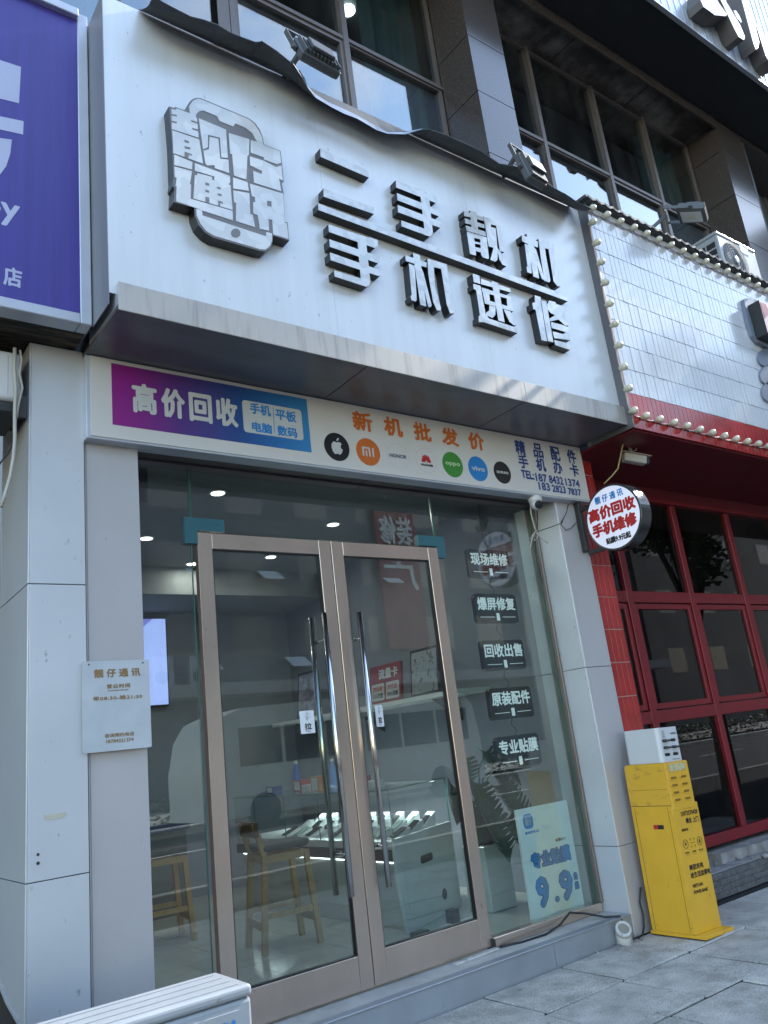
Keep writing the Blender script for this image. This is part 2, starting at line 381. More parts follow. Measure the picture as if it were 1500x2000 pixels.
# ---- upper storey of the building
UPY, UWY = 3.90, 4.35
bld = thing('building', 'brown granite upper storey with large dark windows above the shop signs', 'building', (6, 4.6, 0))
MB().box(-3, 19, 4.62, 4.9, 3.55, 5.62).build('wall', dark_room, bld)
def granite_pillar(x0, x1, joints, zb, zt, wy, pale):
    core = MB().box(x0+.012, x1-.012, UPY+.012, wy+.3, zb, zt).build('pillar', clad_dark, bld)
    zz = [zb]+joints+[zt]
    for a, b2 in zip(zz, zz[1:]):
        MB().box(x0+.012, x1, UPY, UPY+.0118, a+.004, b2-.004).build('granite_tile', pale, core)
        MB().box(x0, x0+.0118, UPY, wy-.03, a+.004, b2-.004).build('granite_tile', granite, core)
        MB().box(x1-.0118, x1+.0002, UPY+.013, wy-.03, a+.004, b2-.004).build('granite_tile', granite, core)
j1 = sorted([P(914, 67, UPY)[1], P(932, 175, UPY)[1], P(956, 297, UPY)[1]])
granite_pillar(4.75, 5.23, j1, 5.5, 8.785, UWY, granite)
j2 = sorted([P(1447, 385, UPY)[1], P(1460, 470, UPY)[1], 8.3])
granite_pillar(9.36, 9.98, j2, 5.4, 8.785, UWY, granite)
MB().tube([(10.03, 3.93, 5.4), (10.03, 3.93, 8.78)], .03).build('pipe', grey_metal, bld)
granite_pillar(.30, .80, j1, 5.5, 8.785, UWY, granite)
# head of the right window bay: beam underside, front band, overhang
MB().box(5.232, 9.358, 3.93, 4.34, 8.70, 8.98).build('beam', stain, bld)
for x in (6.62, 7.98): MB().box(x-.004, x+.004, 3.94, 4.33, 8.694, 8.699).build('joint', clad_dark, bld)
MB().box(5.232, 9.358, 3.90, 3.929, 8.64, 9.09).build('beam_edge', granite, bld)
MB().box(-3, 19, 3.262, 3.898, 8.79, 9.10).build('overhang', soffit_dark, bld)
MB().box(-3, 19, 3.266, 9.5, 9.105, 15).build('upper_wall', granite, bld)
MB().box(12.6, 19, 4.61, 9.4, 8.9, 9.1).build('slab', dark_room, bld)
MB().box(9.99, 19, 4.42, 4.6, 5.6, 8.98).build('wall', dark_room, bld)
MB().box(9.99, 19, 3.9, 4.41, 8.70, 9.09).build('beam', granite, bld)
granite_pillar(13.9, 14.5, j2, 5.4, 8.785, UWY, granite)
def sash(x0, x1, z0, z1, fr=.035, curtain=False):
    f = MB(); y0, y1 = UWY-.02, UWY+.05
    f.box(x0, x0+fr, y0, y1, z0, z1).box(x1-fr, x1, y0, y1, z0, z1).box(x0+fr, x1-fr, y0+.001, y1-.001, z0, z0+fr).box(x0+fr, x1-fr, y0+.001, y1-.001, z1-fr, z1)
    wn = f.build('window', win_frame, bld)
    MB().box(x0+fr, x1-fr, UWY+.01, UWY+.018, z0+fr, z1-fr).build('pane', pane_up, wn)
    return wn
ZT = 7.40
xs2 = [5.235, 6.20, 7.325, 8.34, 9.355]; xs1 = [.81, 1.55, 2.50, 3.615, 4.745]
for xs, zt in ((xs2, 8.69), (xs1, 8.98)):
    for a, b2 in zip(xs, xs[1:]):
        sash(a+.004, b2-.004, ZT+.004, zt, .032); sash(a+.004, b2-.004, 5.62, ZT-.004, .055 if int(a*10) % 2 else .035)
MB().box(.8, 9.36, UWY-.035, UWY-.021, ZT-.02, ZT+.02).build('transom', win_frame, bld)
for x in xs2[1:-1]+xs1[1:-1]: MB().box(x-.028, x+.028, UWY-.04, UWY-.022, 5.62, 8.69).build('mullion', win_frame, bld)
MB().box(2.36, 2.46, UWY-.05, UWY-.041, 5.62, 8.69).build('mullion', win_frame, bld)
def curtain(x0, x1, z0, z1, y):
    mb = MB(); n = int((x1-x0)/.03); a = []; 
    for i in range(n+1):
        x = x0+(x1-x0)*i/n; yy = y+.035*math.sin(i*1.1)+.015*math.sin(i*2.7)
        a.append((mb.b.verts.new((x, yy, z0)), mb.b.verts.new((x, yy, z1))))
    for p, q in zip(a, a[1:]): mb.b.faces.new((p[0], q[0], q[1], p[1]))
    return mb.build('curtain', curtain_m, bld, True)
curtain(4.0, 4.72, 5.65, 8.95, 4.55); curtain(8.4, 9.3, 5.65, 8.65, 4.55); curtain(.85, 1.5, 5.65, 8.9, 4.55)
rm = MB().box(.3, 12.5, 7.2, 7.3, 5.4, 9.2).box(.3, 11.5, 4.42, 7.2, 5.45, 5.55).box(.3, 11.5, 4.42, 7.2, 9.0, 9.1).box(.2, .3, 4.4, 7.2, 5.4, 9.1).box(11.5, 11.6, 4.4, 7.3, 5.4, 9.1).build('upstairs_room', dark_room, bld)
lx, lz = on(681, 27, 2, 8.9).xy, 8.9
MB().lathe([(.075, 0), (.075, .02), (.06, .03)], (lx.x, lx.y, 8.96), (0, 0, -1)).build('ceiling_lamp', M('lit lamp', (.9, .9, .85), .5, emit=(1, .96, .9), es=3), bld)
# large sign on the overhang, upper right corner
osn = thing('overhang_sign', 'silver ribbed metal sign with thick pale letters above the dark overhang', 'sign', (8.5, 3.25, 8.78))
mb = MB()
x = -3.0
while x < 15:
    mb.box(x, x+.148, 3.228, 3.260, 8.80, 10.8, .003); mb.box(x+.062, x+.074, 3.221, 3.229, 8.80, 10.8); x += .15
mb.build('ribbed_panel', metal_fascia, osn)
MB().box(-3.0, 15, 3.213, 3.261, 8.775, 8.799).build('bottom_trim', metal_fascia, osn)
YL0 = 3.045
for pl in ([(600, -150), (600, 0), (640, 90), (740, 160), (790, 200), (940, 215), (955, 190), (860, 60), (800, -40), (790, -150)],
           [(850, -60), (870, 0), (1060, 400), (1110, 490), (1180, 535), (1195, 490), (1130, 330), (930, 0), (900, -60)],
           [(1040, 140), (1085, 240), (1140, 302), (1152, 290), (1120, 210), (1075, 140)],
           [(1115, -150), (1150, 0), (1230, 300), (1310, 590), (1340, 660), (1370, 640), (1385, 560), (1330, 330), (1240, 0), (1200, -150)],
           [(1340, 330), (1400, 520), (1470, 740), (1500, 790), (1600, 900), (1600, 780), (1500, 560), (1420, 400), (1370, 318)]):
    plate(front(YL0), px_polys([pl], YL0, 1280, 0, 6.818), -.175, 0).build('letter', [M('plain white letter face', (.66, .68, .72), .25), sign_side], osn)  # faces are one plain white, without emission

# ================================================================== PHONE SHOP FRONT
# ---- cladding columns
def cladding(name, label, x0, x1, y0, y1, z0, z1, joints, mf, ml, proud=.008):
    t = thing(name, label, 'column', ((x0+x1)/2, y0, z0))
    MB().box(x0+proud, x1-.004, y0+proud, y1, z0, z1).build('core', clad_dark, t)
    zz = [z0]+list(joints)+[z1]
    for a, b2 in zip(zz, zz[1:]):
        MB().box(x0+.0085, x1, y0, y0+proud-.0004, a+.002, b2-.002, .0015).build('panel', mf, t)
        MB().box(x0, x0+proud-.0004, y0+.0005, y1, a+.002, b2-.002, .0015).build('panel', ml, t)
    return t
jL = [P(110, 1731-15, 3.85)[1], P(110, 1141, 3.85)[1]]
lc = cladding('cladding_column', 'pale grey metal clad column left of the notice board', .907, 1.168, 3.85, 4.42, 0, 3.555, jL, clad, clad)
MB().lathe([(.006, 0), (.006, .003)], (P(74, 1669, 3.85)[0], 3.8495, P(74, 1669, 3.85)[1]), (0, -1, 0), 12).build('drill_hole', clad_dark, lc)
MB().lathe([(.007, 0), (.007, .003)], (P(74, 1686, 3.85)[0], 3.8495, P(74, 1686, 3.85)[1]), (0, -1, 0), 12).build('drill_hole', clad_dark, lc)
plate(front(3.8495), px_polys([[(85, 1592), (100, 1591), (128, 1585), (130, 1592), (118, 1599), (88, 1602)]], 3.85), 0, .0012).build('tape_residue', M('old tape', (.50, .47, .38), .6), lc)
lp = cladding('cladding_pillar', 'taupe metal clad pillar behind the opening hours notice', 1.176, 1.452, YS, 4.30, .075, 3.09, [], clad2, clad2)
MB().box(1.176, 1.452, YS+.006, 4.3, 0, .074).build('plinth', grey_metal, lp)
jR = [P(1152, 1669, YS)[1], P(1100, 1306, YS)[1]]
rp_ = cladding('cladding_pillar', 'grey metal clad pillar behind the yellow stand', 4.722, 5.022, YS, 4.30, 0, 3.09, jR, clad2, clad)
MB().box(5.024, 5.036, YS+.01, 4.25, 0, 3.4).build('gap', clad_dark, rp_)
# ---- step
st = thing('entrance_step', 'low blue grey step running below the glass doors', 'step', (3, YS, 0))
MB().box(1.455, 4.72, YS+.01, 4.60, -.04, .136).build('core', concrete, st)
for a, b2 in ((1.455, 3.95), (3.952, 4.72)): MB().box(a, b2-.002, YS, YS+.0098, -.03, .135).build('riser_panel', step_side, st)
MB().box(1.455, 4.72, YS-.006, YS+.062, .1362, .1455, .003).build('nosing', step_side, st)
xx = 1.455
for k in range(9):
    x1 = min(xx+.40, 4.72); MB().box(xx+.001, x1-.001, YS+.063, YD+.10, .1362, .1435, .001).build('step_tile', step_top, st); xx = x1
    if xx >= 4.72: break
# ---- lintel above the glazing
lt = thing('door_lintel', 'dark brown metal lintel between light box sign and glass', 'lintel', (3, 3.95, 3.07))
lm = M('brown metal lintel', (.115, .10, .095), .4, .4, var=.15)
for a, b2 in ((1.456, 3.02), (3.028, 4.718)):
    MB().box(a, b2, 3.86, 4.05, 3.085, 3.11).build('soffit_panel', lm, lt); MB().box(a, b2, 4.056, 4.16, 3.072, 3.12).build('channel', lm, lt)
# ---- fixed glazing
def fixed_pane(name, label, x0, x1, z0, z1, y=4.118):
    t = thing(name, label, 'window', ((x0+x1)/2, y, z0), 'fixed glass panes round the shop doors')
    MB().box(x0, x1, y, y+.010, z0, z1).build('pane', pane, t)
    e = .0035
    MB().box(x0-e*.2, x0+e, y-.0005, y+.0105, z0, z1).box(x1-e, x1+e*.2, y-.0005, y+.0105, z0, z1).build('polished_edge', film_edge, t)
    return t
fixed_pane('glass_pane', 'narrow fixed glass pane between taupe pillar and left door', 1.455, 1.84, .147, 3.074)
fixed_pane('glass_pane', 'wide glass pane above the two doors', 1.845, 3.668, 2.70, 3.074)
sp = fixed_pane('glass_pane', 'tall fixed glass pane with hanging signs behind it', 3.672, 4.690, .205, 3.074)
MB().box(3.668, 4.700, 4.085, 4.16, .1445, .2045, .004).build('bottom_rail', steel, sp)
MB().box(4.696, 4.7195, 4.08, 4.17, .2046, 3.07, .003).build('side_channel', M('brown window channel', (.19, .16, .14), .4, .4), sp)
MB().box(3.648, 3.667, 4.075, 4.15, .1445, .20).build('floor_bracket', dark_plastic, sp)
def patch(x0, x1, flip, label):
    zt, zb = 2.775, 2.70
    t = thing('patch_fitting', label, 'door fitting', (x0, 4.11, 2.7))
    a = [(x0, 2.622), (x0, zt), (x1, zt), (x1, zb), (x0+.075, zb), (x0+.075, 2.622)]
    if flip: a = [(x0+x1-p, q) for p, q in a]
    plate(front(4.146), [a], 0, .046).build('plate', teal, t)
    MB().lathe([(.011, 0), (.011, .003), (.007, .004)], ((x1-.04) if not flip else (x0+.04), 4.0995, zt-.028), (0, -1, 0), 12).build('screw', M('teal screw', (.03, .12, .15), .4), t)
patch(1.795, 2.04, False, 'teal corner fitting above the left glass door')
patch(3.50, 3.735, True, 'teal corner fitting above the right glass door')
# ---- the two doors
def door(x0, x1, label, handle_px, sticker, hinge_left):
    z0, z1 = .158, 2.690
    t = thing('glass_door', label, 'door', ((x0+x1)/2, YD, z0), 'glass doors of the phone shop')
    sw, tr, br, y0, y1 = .088, .092, .170, YD, YD+.045
    MB().box(x0, x0+sw, y0, y1, z0, z1, .002).build('stile', steel, t); MB().box(x1-sw, x1, y0, y1, z0, z1, .002).build('stile', steel, t)
    MB().box(x0+sw+.001, x1-sw-.001, y0+.0008, y1, z1-tr, z1-.0005, .002).build('top_rail', steel, t)
    MB().box(x0+sw+.001, x1-sw-.001, y0+.0008, y1, z0+.0005, z0+br, .002).build('bottom_rail', steel, t)
    MB().box(x0+sw, x1-sw, YD+.018, YD+.028, z0+br, z1-tr).build('pane', pane, t)
    gk = MB(); w = .006
    gk.box(x0+sw, x0+sw+w, YD+.006, YD+.038, z0+br, z1-tr).box(x1-sw-w, x1-sw, YD+.006, YD+.038, z0+br, z1-tr).box(x0+sw+w, x1-sw-w, YD+.006, YD+.038, z1-tr-w, z1-tr).box(x0+sw+w, x1-sw-w, YD+.006, YD+.038, z0+br, z0+br+w)
    gk.build('gasket', cable_k, t)
    hx, hz0, hz1 = handle_px
    for s, yy in ((1, YD-.055), (-1, YD+.10)):
        h = MB().tube([(hx, yy, hz0), (hx, yy, hz1)], .017, 16).build('handle', chrome, t, True)
    for zz in (hz0+.22, hz1-.16):
        MB().tube([(hx, YD-.055, zz), (hx, YD+.10, zz)], .010, 10).build('handle_mount', chrome, t, True)
    y = YD+.0155
    a, b2 = sticker
    (sx0, sz0), (sx1, sz1) = P(*a, y), P(*b2, y)
    s = plate(front(y), [rrect(sx0, sx1, sz0, sz1, .006)], 0, .0015).build('sticker', M('white sticker', (.72, .74, .76), .4), t)
    wd, hh = sx1-sx0, sz1-sz0; fr = front(y)
    text('lettering', fr, '拉', sx0+wd*.28, sx1-wd*.22, sz0+hh*.16, sz0+hh*.46, .002, ink_k, s, .0015)
    text('lettering', fr, 'PULL', sx0+wd*.36, sx1-wd*.30, sz0+hh*.07, sz0+hh*.13, .002, ink_k, s, .0003)
    hand = MB()
    hp = [(.46, .93), (.50, .95), (.54, .91), (.54, .85), (.62, .83), (.74, .86)]
    for q in (hp, [(.46, .93), (.46, .82), (.40, .78), (.42, .74)], [(.42, .74), (.52, .75), (.55, .78), (.50, .80)], [(.42, .70), (.54, .71), (.54, .74)], [(.42, .66), (.54, .67), (.54, .70)], [(.44, .62), (.53, .63), (.54, .66)], [(.44, .62), (.42, .66), (.42, .74)], [(.54, .68), (.66, .70), (.76, .72)], [(.47, .58), (.52, .58), (.53, .62)], [(.47, .58), (.44, .62)]):
        hand.tube([fr(sx0+wd*a2, sz0+hh*b3, .0022) for a2, b3 in q], .0007, 4)
    hand.build('hand_drawing', ink_k, s)
    return t
def hspan(u0, v0, u1, v1, y=YD-.055):
    a, b2 = on(u0, v0, 1, y), on(u1, v1, 1, y); return ((a.x+b2.x)/2, b2.z, a.z)
door(1.868, 2.766, 'left glass door with pull sticker and bar stool behind it', hspan(633, 1197, 687, 1752), ((588, 1434), (612, 1387)), True)
door(2.772, 3.660, 'right glass door with pull sticker and counter end behind it', hspan(704, 1196, 757, 1733), ((736, 1420), (746, 1377)), False)

# ---- narrow light box sign above the doors
YB = 3.79
bx0, bz1 = P(168, 690, YB); bx1 = P(1152, 972, YB)[0]; bz0 = P(600, 909, YB)[1]
bz1 = ZS-.002
lb = thing('light_box_sign', 'long white box sign with purple block, phone brand discs and phone numbers', 'sign', ((bx0+bx1)/2, YB, bz0))
MB().box(bx0, bx1, YB+.006, YS+.03, bz0, bz1, .003).build('box', frame_alu, lb)
MB().box(bx0+.02, bx1-.004, YB, YB+.0058, bz0+.012, bz1-.004, .001).build('face', M('grubby white sign film', (.60, .585, .565), .4, 0, var=.05, scale=1.2), lb)
fb = front(YB)
m = bpy.data.materials.new('purple to blue print'); m.use_nodes = True; t_ = m.node_tree; b_ = t_.nodes['Principled BSDF']; b_.inputs['Roughness'].default_value = .4
gg = t_.nodes.new('ShaderNodeNewGeometry'); sx_ = t_.nodes.new('ShaderNodeSeparateXYZ'); mr_ = t_.nodes.new('ShaderNodeMapRange'); cr_ = t_.nodes.new('ShaderNodeValToRGB')
gx0, gz1 = P(217, 709, YB); gx1, gz0 = P(609, 884, YB); gz0 = (gz0+P(219, 829, YB)[1])/2; gx1 = (gx1+P(598, 782, YB)[0])/2
mr_.inputs[1].default_value = gx0; mr_.inputs[2].default_value = gx1
t_.links.new(gg.outputs['Position'], sx_.inputs[0]); t_.links.new(sx_.outputs[0], mr_.inputs[0]); t_.links.new(mr_.outputs[0], cr_.inputs[0]); t_.links.new(cr_.outputs[0], b_.inputs['Base Color'])
ce = cr_.color_ramp.elements; ce[0].color = (.24, .012, .20, 1); ce[1].color = (.035, .21, .46, 1)
for ps, cc in ((.10, (.21, .012, .20, 1)), (.30, (.085, .028, .19, 1)), (.60, (.018, .065, .24, 1)), (.8, (.02, .13, .36, 1))):
    e_ = ce.new(ps); e_.color = cc
blk = plate(fb, [[(gx0, gz0), (gx1, gz0), (gx1, gz1), (gx0, gz1)]], 0, .0015).build('gradient_block', m, lb)
row_px('lettering', YB, '高价回收', (258, 805), (462, 782), .86, ink_w, blk, .0065, .004)
cx0, cz1 = P(472, 781, YB); cx1, cz0 = P(593, 861, YB)
card = plate(fb, [rrect(cx0, cx1, cz0, cz1, .02)], .0016, .003).build('white_card', ink_w, blk)
for s, a, b2 in (('手机', (488, 808), (527, 793)), ('平板', (538, 820), (577, 805)), ('电脑', (492, 843), (530, 829)), ('数码', (542, 851), (579, 837))):
    text_px('lettering', YB, s, a, b2, ink_cy, blk, .0025, 1, .0042)
q0, q1 = P(533, 796, YB), P(535.5, 845, YB); plate(fb, [[(q0[0]-.002, q0[1]), (q0[0]+.002, q0[1]), (q1[0]+.002, q1[1]), (q1[0]-.002, q1[1])]], .0031, .0036).build('divider', ink_cy, blk)
row_px('lettering', YB, '新机批发价', (690, 839), (942, 848), .62, ink_or, lb, .0055, .003)
row_px('lettering', YB, '精品配件', (1008, 887), (1122, 880), .56, ink_bl, lb, .0035, .003)
row_px('lettering', YB, '手机办卡', (1014, 914), (1127, 907), .56, ink_bl, lb, .0035, .003)
text_px('lettering', YB, 'TEL:', (1019, 934), (1041, 921), ink_bl, lb, .003); 
for s_, a, b2 in (('187', (1047, 940), (1066, 927)), ('8432', (1073, 944), (1098, 932)), ('1374', (1105, 949), (1130, 938)), ('183', (1053, 957), (1072, 944)), ('2823', (1079, 961), (1103, 950)), ('7837', (1110, 966), (1133, 956))): text_px('lettering', YB, s_, a, b2, ink_bl, lb, .0028)
R_ = abs(P(658, 846, YB)[1]-P(660, 900, YB)[1])/2
cen = [P(657.8, 872.8, YB), P(719, 882.7, YB), P(777, 891, YB), P(832, 899.5, YB), P(884, 907.6, YB), P(933.5, 915.7, YB), P(981, 923, YB)]
cols = [ink_k, ink_or, None, None, M('green ink', (.05, .24, .035), .45), ink_cy, M('charcoal ink', (.02, .018, .018), .45)]
ds = []
for i, (c, mt) in enumerate(zip(cen, cols)):
    if mt is None:
        ring = MB()
        for k in range(40):
            a0, a1 = 2*math.pi*k/40, 2*math.pi*(k+1)/40; r0, r1 = R_*.94, R_*.955
            ring.quad(*[fb(c[0]+r*math.cos(a), c[1]+r*math.sin(a), .0026) for r, a in ((r0, a0), (r1, a0), (r1, a1), (r0, a1))])
        ds.append(ring.build('disc_outline', M('pale grey ink', (.42, .42, .42), .5), lb))
    else: ds.append(plate(fb, [disc(c, R_*(.92 if i == 6 else 1), 40)], 0, .002).build('disc', mt, lb))
def loc(c, pts, s): return [(c[0]+x*s, c[1]+y*s) for x, y in pts]
ap = [(0, .30), (.14, .36), (.30, .33), (.40, .24), (.30, .10), (.30, -.06), (.44, -.18), (.34, -.40), (.20, -.54), (.08, -.52), (0, -.48), (-.08, -.52), (-.22, -.54), (-.36, -.38), (-.44, -.12), (-.42, .12), (-.32, .29), (-.15, .36)]
plate(fb, [loc(cen[0], ap, R_), loc(cen[0], [(.0, .42), (.03, .54), (.13, .64), (.22, .66), (.20, .54), (.12, .45)], R_)], .0022, .003).build('fruit_emblem', ink_w, ds[0])
mi = [[(-.50, -.34), (-.36, -.34), (-.36, .34), (-.50, .34)], [(-.50, .20), (.0, .20), (.12, .34), (-.50, .34)], [(.04, -.34), (.18, -.34), (.18, .26), (.08, .34), (.04, .30)], [(-.24, -.34), (-.10, -.34), (-.10, .08), (-.24, .08)], [(.34, -.34), (.48, -.34), (.48, .34), (.34, .34)]]
plate(fb, [loc(cen[1], q, R_) for q in mi], .0022, .003).build('emblem', ink_w, ds[1])
def disc_text(i, s, hw, hh, mt, dy=0., bold=.0015): text('lettering', fb, s, cen[i][0]-R_*hw, cen[i][0]+R_*hw, cen[i][1]+R_*(dy-hh), cen[i][1]+R_*(dy+hh), .003, mt, ds[i], bold)
disc_text(2, 'HONOR', .76, .15, M('slate ink', (.10, .14, .22), .45), .0, .001)
pt = MB()
for k in range(8):
    a = math.radians(8+k*164/7); ln = .58 if 2 <= k <= 5 else .48; d = Vector((math.cos(a), math.sin(a))); s = Vector((-d.y, d.x)); o = Vector((0, -.12))
    pts = [o+d*.06, o+d*(ln*.5)+s*.065, o+d*(ln*.85)+s*.08, o+d*ln, o+d*(ln*.85)-s*.08, o+d*(ln*.5)-s*.065]
    pt.b.faces.new([pt.b.verts.new(fb(cen[3][0]+p.x*R_, cen[3][1]+p.y*R_, .0028+k*.0001)) for p in pts])
pt.build('petal_emblem', ink_red, ds[3])
disc_text(3, 'HUAWEI', .56, .085, ink_k, -.36, .0012)
disc_text(4, 'oppo', .72, .17, M('pale green ink', (.55, .68, .45), .45), 0, .0012); disc_text(5, 'vivo', .68, .20, ink_w, 0, .002); disc_text(6, 'SAMSUNG', .64, .11, ink_w, 0, .0016)

# ---- canopy with weathered edge
cnx0, cnx1 = 1.168, 5.075
cz = P(232, 550, YC)[1]
cn = thing('canopy', 'weathered metal canopy ledge under the big white sign', 'canopy', (3.1, 3.5, ZS))
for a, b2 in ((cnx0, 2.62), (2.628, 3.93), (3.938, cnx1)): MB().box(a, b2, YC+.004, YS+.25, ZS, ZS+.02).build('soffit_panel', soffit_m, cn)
MB().box(cnx0+.004, cnx1-.004, YC+.03, 3.9, ZS+.021, cz-.03).build('core', clad_dark, cn)
for a, b2 in ((cnx0, 3.93), (3.932, cnx1)): MB().box(a, b2, YC-.004, YC+.0035, ZS-.012, cz, .002).build('edge_panel', fascia_m, cn)
MB().box(cnx0, cnx0+.0035, YC+.004, 3.74, ZS+.0205, cz-.004).build('end_panel', frame_alu, cn)
MB().box(cnx1-.0035, cnx1, YC+.004, 3.9, ZS+.0205, cz-.004).build('end_panel', fascia_m, cn)

# ---- big white sign
sg = thing('shop_sign', 'big white sign panel with phone shaped logo and raised grey Chinese letters', 'sign', (3.1, YP, 3.6))
sx0, sx1, sz0, sz1 = 1.137, 5.03, cz-.05, 5.44
seams = [P(617, 260, YP)[0], P(905, 370, YP)[0]]
xx = [sx0]+seams+[sx1]
for a, b2 in zip(xx, xx[1:]): MB().box(a, b2-.0012, YP, YP+.006, sz0, sz1).build('panel', panel_white, sg)
MB().box(sx0+.002, sx1-.002, YP+.008, 3.62, sz0+.03, sz1-.01).build('box', frame_alu, sg)
MB().box(sx0-.004, sx0, YP+.002, 3.575, ZS+.03, sz1).build('side_return', M('dull grey return', (.22, .23, .245), .4, .2), sg)
MB().box(5.032, 5.085, YP+.09, 3.6, sz0, 5.36).build('end_gap', clad_dark, sg)
YL = YP-.062; fl = front(YL)
A = (600, 280, 5.); B = (880, 390, 6.); Cc = (700, 300, 2.727)
def letter(name, polys, src):
    pp = px_polys(polys, YL, *src)
    plate(fl, pp, -.060, 0).build(name, [letter_face, black], sg)
letter('letter_bar', [[(128, 45), (605, 270), (603, 335), (130, 130)]], A)
letter('letter_bar', [[(160, 438), (650, 625), (652, 690), (160, 520)]], A)
letter('divider_bar', [[(621, 397), (1110, 578), (1109, 588.5), (621.6, 410)]], (0, 0, 1))
letter('letter', [[(865, 358), (1198, 488), (1205, 480), (1275, 510), (1280, 560), (1255, 582), (868, 430)], [(875, 485), (1290, 650), (1297, 700), (1285, 712), (882, 555)],
    [(883, 600), (1305, 765), (1308, 815), (1300, 825), (888, 672)], [(918, 752), (1150, 835), (1225, 860), (1225, 880), (1195, 910), (922, 810)], [(1098, 450), (1185, 485), (1228, 870), (1212, 900), (1190, 908), (1152, 890)]], A)
letter('letter', [[(207, 790), (605, 923), (608, 915), (690, 945), (690, 1000), (660, 1022), (212, 865)], [(215, 935), (705, 1105), (707, 1160), (690, 1170), (222, 1010)],
    [(222, 1065), (718, 1240), (720, 1290), (705, 1298), (228, 1140)], [(262, 1240), (530, 1320), (618, 1340), (618, 1360), (575, 1400), (268, 1300)], [(485, 880), (570, 910), (618, 1355), (602, 1390), (575, 1398), (528, 1380)]], A)
letter('letter', [[(250, 541), (286, 553), (327, 567), (363, 580), (363, 606), (330, 597), (252, 572)], [(290, 530), (327, 540), (362, 814), (330, 805)],
    [(268, 585), (300, 597), (311, 780), (305, 788), (282, 780), (278, 760), (284, 752)], [(330, 600), (345, 630), (391, 808), (385, 818), (372, 815), (342, 690)],
    [(368, 560), (402, 598), (407, 700), (441, 825), (436, 837), (418, 834), (398, 790), (372, 640)], [(368, 558), (470, 590), (473, 622), (385, 600)], [(436, 585), (471, 592), (503, 820), (513, 850), (488, 851), (470, 800)]], Cc)
letter('letter', [[(155, 130), (385, 205), (390, 250), (160, 190)], [(165, 215), (395, 290), (400, 335), (172, 275)], [(175, 300), (410, 375), (415, 430), (190, 365)], [(228, 125), (300, 150), (330, 400), (250, 375)],
    [(190, 375), (272, 398), (300, 655), (228, 635)], [(190, 372), (422, 440), (427, 485), (195, 425)], [(345, 425), (424, 447), (450, 685), (440, 697), (375, 672), (358, 640)], [(272, 488), (372, 510), (374, 532), (276, 512)], [(282, 553), (375, 575), (380, 625), (290, 600)],
    [(385, 195), (465, 235), (500, 562), (447, 547)], [(385, 195), (580, 265), (585, 318), (455, 285)], [(526, 250), (582, 265), (630, 614), (578, 602)],
    [(475, 320), (530, 335), (553, 610), (550, 705), (525, 727), (465, 705), (500, 580)], [(545, 560), (605, 640), (618, 700), (660, 752), (655, 780), (610, 762), (572, 700)]], B)
letter('letter', [[(835, 415), (882, 430), (1025, 490), (1025, 560), (905, 520), (840, 485)], [(890, 395), (960, 418), (1040, 925), (970, 900)], [(868, 515), (925, 535), (952, 855), (945, 866), (900, 850), (890, 790), (902, 780)],
    [(965, 540), (1005, 590), (1104, 930), (1095, 945), (1068, 925), (1000, 720)], [(1030, 455), (1108, 570), (1115, 640), (1172, 945), (1158, 970), (1100, 950), (1088, 860), (1060, 700)],
    [(1030, 455), (1205, 520), (1210, 590), (1060, 560)], [(1135, 490), (1208, 522), (1225, 900), (1245, 985), (1292, 1018), (1250, 1012), (1207, 955), (1182, 800)]], B)
letter('letter', [[(258, 865), (335, 890), (352, 988), (272, 965)], [(265, 985), (352, 1010), (410, 1340), (452, 1392), (400, 1435), (330, 1435), (330, 1365), (345, 1355), (300, 1060), (270, 1045)], [(395, 1372), (440, 1388), (785, 1505), (785, 1565), (395, 1437)],
    [(355, 925), (700, 1042), (705, 1085), (360, 990)], [(480, 950), (555, 975), (635, 1438), (560, 1415)], [(365, 1030), (718, 1140), (720, 1172), (372, 1085)], [(365, 1028), (452, 1055), (462, 1215), (402, 1212)], [(400, 1168), (722, 1262), (735, 1310), (402, 1216)],
    [(655, 1120), (714, 1138), (736, 1290), (668, 1275)], [(455, 1235), (530, 1258), (524, 1350), (492, 1387), (415, 1352), (418, 1322), (452, 1300)], [(622, 1285), (700, 1308), (742, 1410), (772, 1472), (742, 1472), (690, 1430)], [(500, 1010), (575, 1035), (575, 1095), (500, 1070)]], B)
letter('letter', [[(985, 1120), (1055, 1140), (1058, 1180), (1022, 1292), (970, 1285), (958, 1210), (990, 1200)], [(992, 1270), (1056, 1190), (1132, 1660), (1066, 1645)], [(1060, 1178), (1122, 1192), (1206, 1672), (1140, 1656)],
    [(1155, 1180), (1230, 1202), (1235, 1222), (1355, 1262), (1352, 1300), (1300, 1375), (1388, 1478), (1340, 1472), (1265, 1405), (1165, 1425), (1160, 1395), (1225, 1352), (1175, 1330), (1140, 1290), (1132, 1225)],
    [(1175, 1432), (1330, 1472), (1388, 1500), (1352, 1552), (1185, 1503)], [(1195, 1542), (1345, 1582), (1402, 1590), (1408, 1645), (1215, 1622)], [(1215, 1642), (1370, 1682), (1432, 1742), (1402, 1762), (1225, 1702)]], B)
